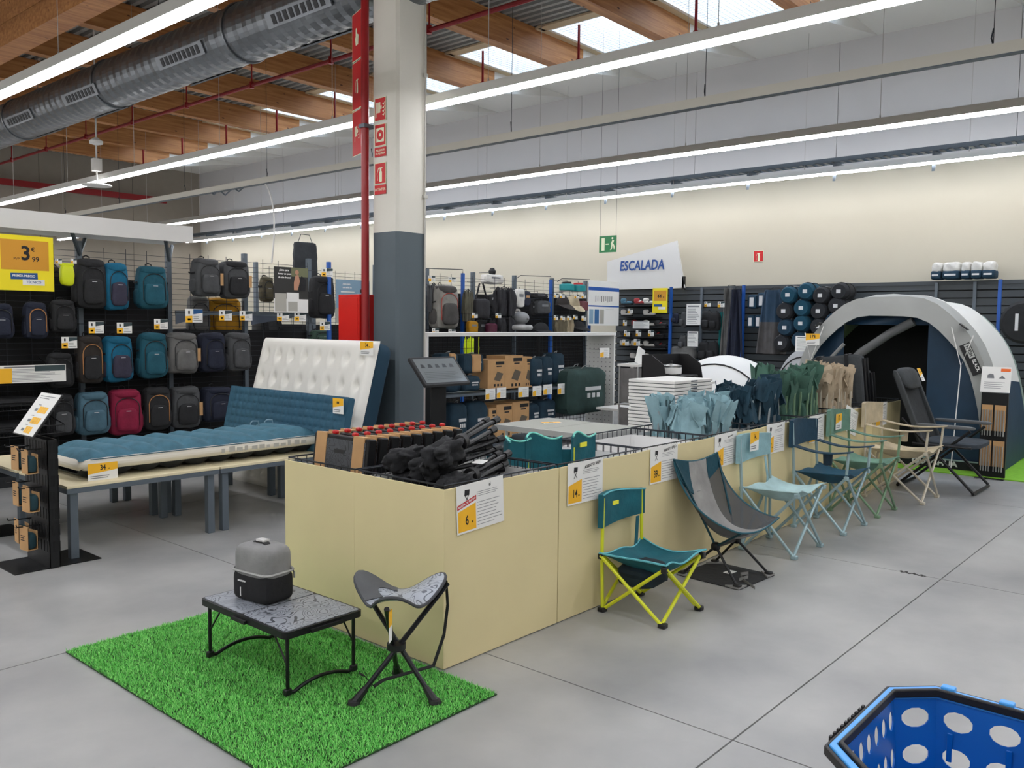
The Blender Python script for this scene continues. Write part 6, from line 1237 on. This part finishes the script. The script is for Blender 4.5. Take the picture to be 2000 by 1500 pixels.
for q0, q1 in ((0, .45), (PI - .45, PI)): b = MB(); shell(b, .3, 1.5, q0, q1, 1.015, .99, 8); b.build('navy_skirt', navyt, t)
b = MB(); shell(b, 1.5, 1.72, 0, PI, .99, .97); b.build('sage_band', sage, t)
b = MB(); shell(b, 1.72, DP, 0, PI, .97, .55); b.build('rear_slope', silver, t)
def wall_strip(b, y0, y1, x, zc=None, n=8):
    def fn(u, v):
        y = y0 + (y1 - y0) * u; k = min(1, abs(y) / (HW * .93)); zt = HT * .93 * (1 - k ** 2.5) ** (.86 / 2)
        return (x + .02 * math.sin(7 * u + 5 * v), y, (zc if zc else 0) + (max(zt, zc or 0) - (zc or 0)) * v)
    b.sheet(fn, n, 10, .004)
b = MB(); wall_strip(b, -1.035, -.4, .1); b.build('door_panel', navyt, t)
b = MB(); wall_strip(b, .5, 1.035, .1); b.build('front_panel', navyt, t)
b = MB(); wall_strip(b, -.4, .5, .1, 1.52, 10); b.build('lintel', navyt, t)
b = MB(); wall_strip(b, -1.0, 1.0, .75); b.build('inner_tent', mat('inner_unlit_black', (10, 11, 13), .9), t)  # inner tent sheet, the lightless interior put into its near-black colour
b = MB(); b.tube([(.06, .46, .98), (.05, .3, 1.2), (.06, .0, 1.42), (.06, -.25, 1.56)], [.07, .05, .05, .05], 9); b.build('rolled_door', mat('roll_grey', (96, 98, 98), .7, bump=.3, bscale=14), t, ang=70)
b = MB(); b.tube([(.0, 1.07, .12), (-.04, .72, 1.0), (-.05, .45, 1.3)], .02, 6); b.sheet(lambda u, v: (.1, .56 + .12 * u, 1.0 + .45 * v * (1 - u)), 3, 4, .004); b.build('front_pole', mat('pole_grey', (140, 142, 140), .6), t)
for y in (-.78, .8): b = MB(); b.tube([(-.07, y * .85, 1.5), (-.12, y, 1.1), (-.07, y * 1.12, 1.42)], .006, 4); b.tube([(-.12, y, 1.1), (-.4, y * 1.02, .02)], .006, 4); b.build('guy_line', mat('guy_white', (226, 226, 222), .7), t)
b = MB(); b.bx(.06, .075, -1.02, .2, .0, .1); b.k = 1; b.bx(.058, .06, -1.0, .15, .085, .1); b.build('ground_flap', [fabric('flap_black', (20, 24, 28)), mat('flap_line', (150, 170, 170), .6)], t, smooth=False)
lettering('QUECHUA', .075, mat('logo_white', (214, 214, 214), .6), t, frame((.055, -.52, .05), (0, -1, 0), (0, 0, 1)), .003, sx=1.25)
ya, za = ar(.78, .945); yb, zb2 = ar(.6, .945); dn = Vector((0, -(yb - ya), zb2 - za)).normalized()      # along the hood, downwards
Mp = frame((-.045, -(ya + yb) / 2, (za + zb2) / 2), dn, (0, dn.z, -dn.y))
b = MB(); b.bx(-.17, .17, -.05, .05, 0, .006, Mp); pt = b.build('brand_patch', BLACKP, t, smooth=False)
b = MB(); b.bx(-.16, -.01, -.01, .045, .006, .0066, Mp); b.build('patch_panel', mat('patch_grey', (186, 188, 184), .6), pt, smooth=False)
lettering('FRESH', .05, INK, pt, Mp @ Matrix.Translation((-.085, .018, .0072)), .001, sx=.85); lettering('BLACK', .05, PAPER, pt, Mp @ Matrix.Translation((.075, .018, .0072)), .001, sx=.85)
for a in (.9, PI - .9): y_, z_ = ar(a, 1.01); b = MB(); b.bx(-.065, .0, -.05, .05, -.006, .006, Matrix.Translation((0, y_, z_)) @ Matrix.Rotation(a - PI / 2, 4, 'X')); b.build('hood_strap', BLACKP, t, smooth=False)
card('price_card', 'yellow and white price card on the hood of the big tent', FACE_NX((9.72, 3.88, 1.36)), .16, .13, price='179', kind='b')
# green floor mat under the tent
b = MB(); b.bx(9.62, 12.4, 1.55, 4.35, 0.0005, .011); tag(b.build('tent_mat', mat('mat_lime', (126, 186, 48), .9, var=.12, vscale=30), smooth=False), 'light green felt mat under the large tent', 'mat')
# small tents
def small_tent(label, cx, cy, hx, hy, h, m, tilt):
    t = thing('small_tent', label, 'tent', (cx, cy, 0)); 
    def fn(u, v):
        a = PI * u; k = math.cos(PI / 2 * (2 * v - 1)) ** .6; return (hx * (2 * v - 1), hy * math.cos(a) * k, h * math.sin(a) ** .8 * k * (1 + tilt * (v - .5)))
    b = MB(); b.sheet(fn, 24, 16, .004); b.build('canopy', m, t)
    for v in (.3, .7): b = MB(); b.tube([Vector(fn(k / 20, v)) + Vector((0, 0, .008)) for k in range(21)], .01, 5); b.build('pole', BLACKP, t)
    return t
small_tent('small white tent between stove table and slat wall', 10.35, 5.25, .85, .9, 1.12, silver, -.1); small_tent('small grey dome tent behind the packed navy chairs', 10.9, 4.78, .55, .52, 1.22, mat('dome_grey', (158, 158, 158), .6, bump=.2, bscale=6), 0.0).location.x = 11.85
# ================================================================ CAMP KITCHEN AND BOARDS
t = thing('camp_kitchen_table', 'white-topped camping kitchen table carrying a stove', 'table', (7.75, 4.55, 0)); b = MB(); b.bx(0, .95, 0, .45, .86, .885); b.build('top_board', WHITE, t, smooth=False)
for x in (.04, .91):
    for y in (.04, .41): b = MB(); b.tube([(x, y, 0), (x, y, .86)], .013, 7); b.build('leg', alu, t)
b = MB(); b.soft((.28, .22, .6), (.46, .36, .48), .1, 5); b.build('hanging_cupboard', fabric('kitchen_teal', (18, 62, 76)), t)
t = thing('camp_stove', 'black camping stove with tall windscreen and steel pot', 'stove', (8.2, 4.78, .886)); b = MB(); b.bx(-.26, .26, -.14, .14, 0, .08); b.build('burner_box', BLACKP, t, smooth=False, bevel=.008)
b = MB(); b.bx(-.4, .38, .16, .17, 0, .3); b.prism([(-.14, 0), (.17, 0), (.17, .3), (.05, .3), (-.1, .2)], .37, .38, Matrix(((0, 0, 1, 0), (1, 0, 0, 0), (0, 1, 0, 0), (0, 0, 0, 1)))); b.prism([(-.14, 0), (.17, 0), (.17, .3), (.05, .3), (-.1, .2)], -.4, -.39, Matrix(((0, 0, 1, 0), (1, 0, 0, 0), (0, 1, 0, 0), (0, 0, 0, 1)))); b.build('windscreen', BLACKP, t, smooth=False)
for k in range(3): b = MB(); b.lathe([(0, 0), (.018, 0), (.018, .012), (0, .012)], 10, Matrix.Translation((.02 + k * .08, -.14, .04)) @ Matrix.Rotation(PI / 2, 4, 'X')); b.build('knob', alu, t)
t = thing('cooking_pot', 'steel cooking pot with red label standing on the stove', 'pot', (8.12, 4.78, .967)); b = MB(); b.lathe([(0, 0), (.1, 0), (.11, .01), (.11, .1), (.115, .105), (.1, .108), (0, .125)], 22); b.build('pot_body', mat('steel', (176, 178, 178), .25, .8), t); b = MB(); b.lathe([(.111, .02), (.1115, .02), (.1115, .085), (.111, .085)], 22); b.build('label_band', PAPER, t); b = MB(); b.tube([(-.02, 0, .125), (-.02, 0, .15), (.02, 0, .15), (.02, 0, .125)], .005, 5); b.build('lid_handle', BLACKP, t)
for i in range(17):
    t = thing('table_board', 'white folded table board in the tall stack beside the stove', 'folded table', (6.9 + rnd.uniform(-.006, .006), 4.02 + rnd.uniform(-.006, .006), .4263 + i * .0335), 0, 'white boards in the stack'); b = MB(); b.bx(0, .72, 0, .5, 0, .027); b.build('panel', WHITE, t, smooth=False, bevel=.004); b = MB(); b.bx(.012, .708, .012, .488, -.0063, 0); b.build('underframe', GREYM, t, smooth=False); b = MB(); b.bx(.3, .42, -.002, 0, .01, .022); b.build('catch', GREYM, t, smooth=False)
t = thing('pallet_stand', 'grey plinth under the stack of white boards', 'plinth', (6.9, 4.02, 0)); b = MB(); b.bx(.02, .7, .02, .48, 0, .41); b.build('body', GREYM, t, smooth=False); b = MB(); b.bx(0, .72, 0, .5, .41, .419); b.build('deck', GREYM, t, smooth=False)
gcab = fabric('cabinet_grey', (118, 116, 114))
for i, (x, y, z0, w, h, lb) in enumerate([(8.75, 5.6, .0, .36, 1.0, 'grey fabric camping cupboard with white top beside the shelf unit'), (9.16, 5.6, .0, .36, 1.0, 'grey fabric camping cupboard with drooping side beside the kitchen table')]):
    t = thing('camp_cupboard', lb, 'cupboard', (x, y, z0)); b = MB(); b.bx(0, w, 0, .3, h, h + .03); b.build('top_board', WHITE, t, smooth=False)
    for xx in (.02, w - .02):
        for yy in (.02, .28): b = MB(); b.tube([(xx, yy, 0), (xx, yy, h)], .011, 6); b.build('leg', alu, t)
    for z1, z2 in ((.08, h * .5), (h * .56, h - .02)): b = MB(); b.sheet(lambda u, v: (.03 + (w - .06) * u, .02 + .015 * math.sin(5 * u) * math.sin(PI * v), z1 + (z2 - z1) * v), 10, 6, .005); b.bx(.028, .032, .03, .28, z1, z2); b.build('fabric_front', gcab, t)
    b = MB(); b.bx(.0, w, .0, .3, h * .53, h * .545); b.build('middle_shelf', alu, t, smooth=False)
t = thing('info_lectern', 'tilted info sheet on a stand on the camping cupboard', 'sign', (8.93, 5.72, 1.031)); b = MB(); b.bx(-.08, .08, -.004, .004, 0, .2, Matrix.Rotation(.0, 4, 'X') @ Matrix.Rotation(.4, 4, 'Y')); b.build('sheet', PAPER, t, smooth=False); b = MB(); b.bx(-.06, .06, .0, .1, 0, .01); b.build('stand_foot', alu, t, smooth=False)
t = thing('low_white_table', 'low white camping table in front of the grey cupboards', 'table', tuple(P(1222, 800, z=.45).xy) + (0,)); b = MB(); b.bx(0, .6, 0, .45, .42, .45); b.build('top_board', WHITE, t, smooth=False)
for x in (.04, .56):
    for y in (.04, .41): b = MB(); b.tube([(x, y, 0), (x + (.06 if x < .3 else -.06), y, .42)], .011, 6); b.build('leg', alu, t)
# tent information stand
t = thing('display_stand', 'narrow black display stand with tent info board in front of the tent', 'display stand', (9.68, 1.98, 0), -PI / 2 + .0)
b = MB(); b.bx(-.12, .12, -.02, .02, 0.004, .86); b.build('panel', BLACKM, t, smooth=False); b = MB(); b.bx(-.13, .13, -.12, .02, 0, .006); b.build('base_plate', BLACKM, t, smooth=False)
M = Matrix.Translation((0, -.01, .99)) @ Matrix.Rotation(-.2, 4, 'X') @ Matrix.Scale(.78, 4); b = MB(); b.bx(-.17, .17, -.004, .004, -.16, .17, M); s = b.build('info_board', PAPER, t, smooth=False)
b = MB(); q = M @ frame((0, -.0045, 0), (1, 0, 0), (0, 0, 1)); b.prism([(-.1, .02), (-.02, .02), (-.03, .07), (-.07, .08), (-.1, .06)], 0, .0005, q); b.prism([(.03, .02), (.11, .02), (.07, .06)], 0, .0005, q); rows(b, q, -.13, .13, -.12, -.02, 4, .2, 3); b.build('printed_picture', GREYINK, s, smooth=False); b = MB(); b.bx(.05, .16, .11, .15, 0, .0006, q); b.build('price_block', mat('tag_orange', (236, 110, 40), .6), s, smooth=False)
for i, (x, z) in enumerate([(-.058, .74), (.058, .74), (-.058, .38), (.058, .38)]):
    p = thing('peg_pack', 'kraft pack of metal tent pegs hooked on the tent stand', 'tent pegs', (9.68 - .03, 1.98 - x, z), -PI / 2, 'peg packs on the tent stand'); b = MB(); b.bx(-.05, .05, -.004, .004, -.26, .0); b.build('kraft_card', KRAFT, p, smooth=False)
    for k in range(4): b = MB(); b.tube([(-.036 + k * .024, -.012, -.05), (-.036 + k * .024, -.012, -.31)], .006, 5); b.build('peg', alu, p)
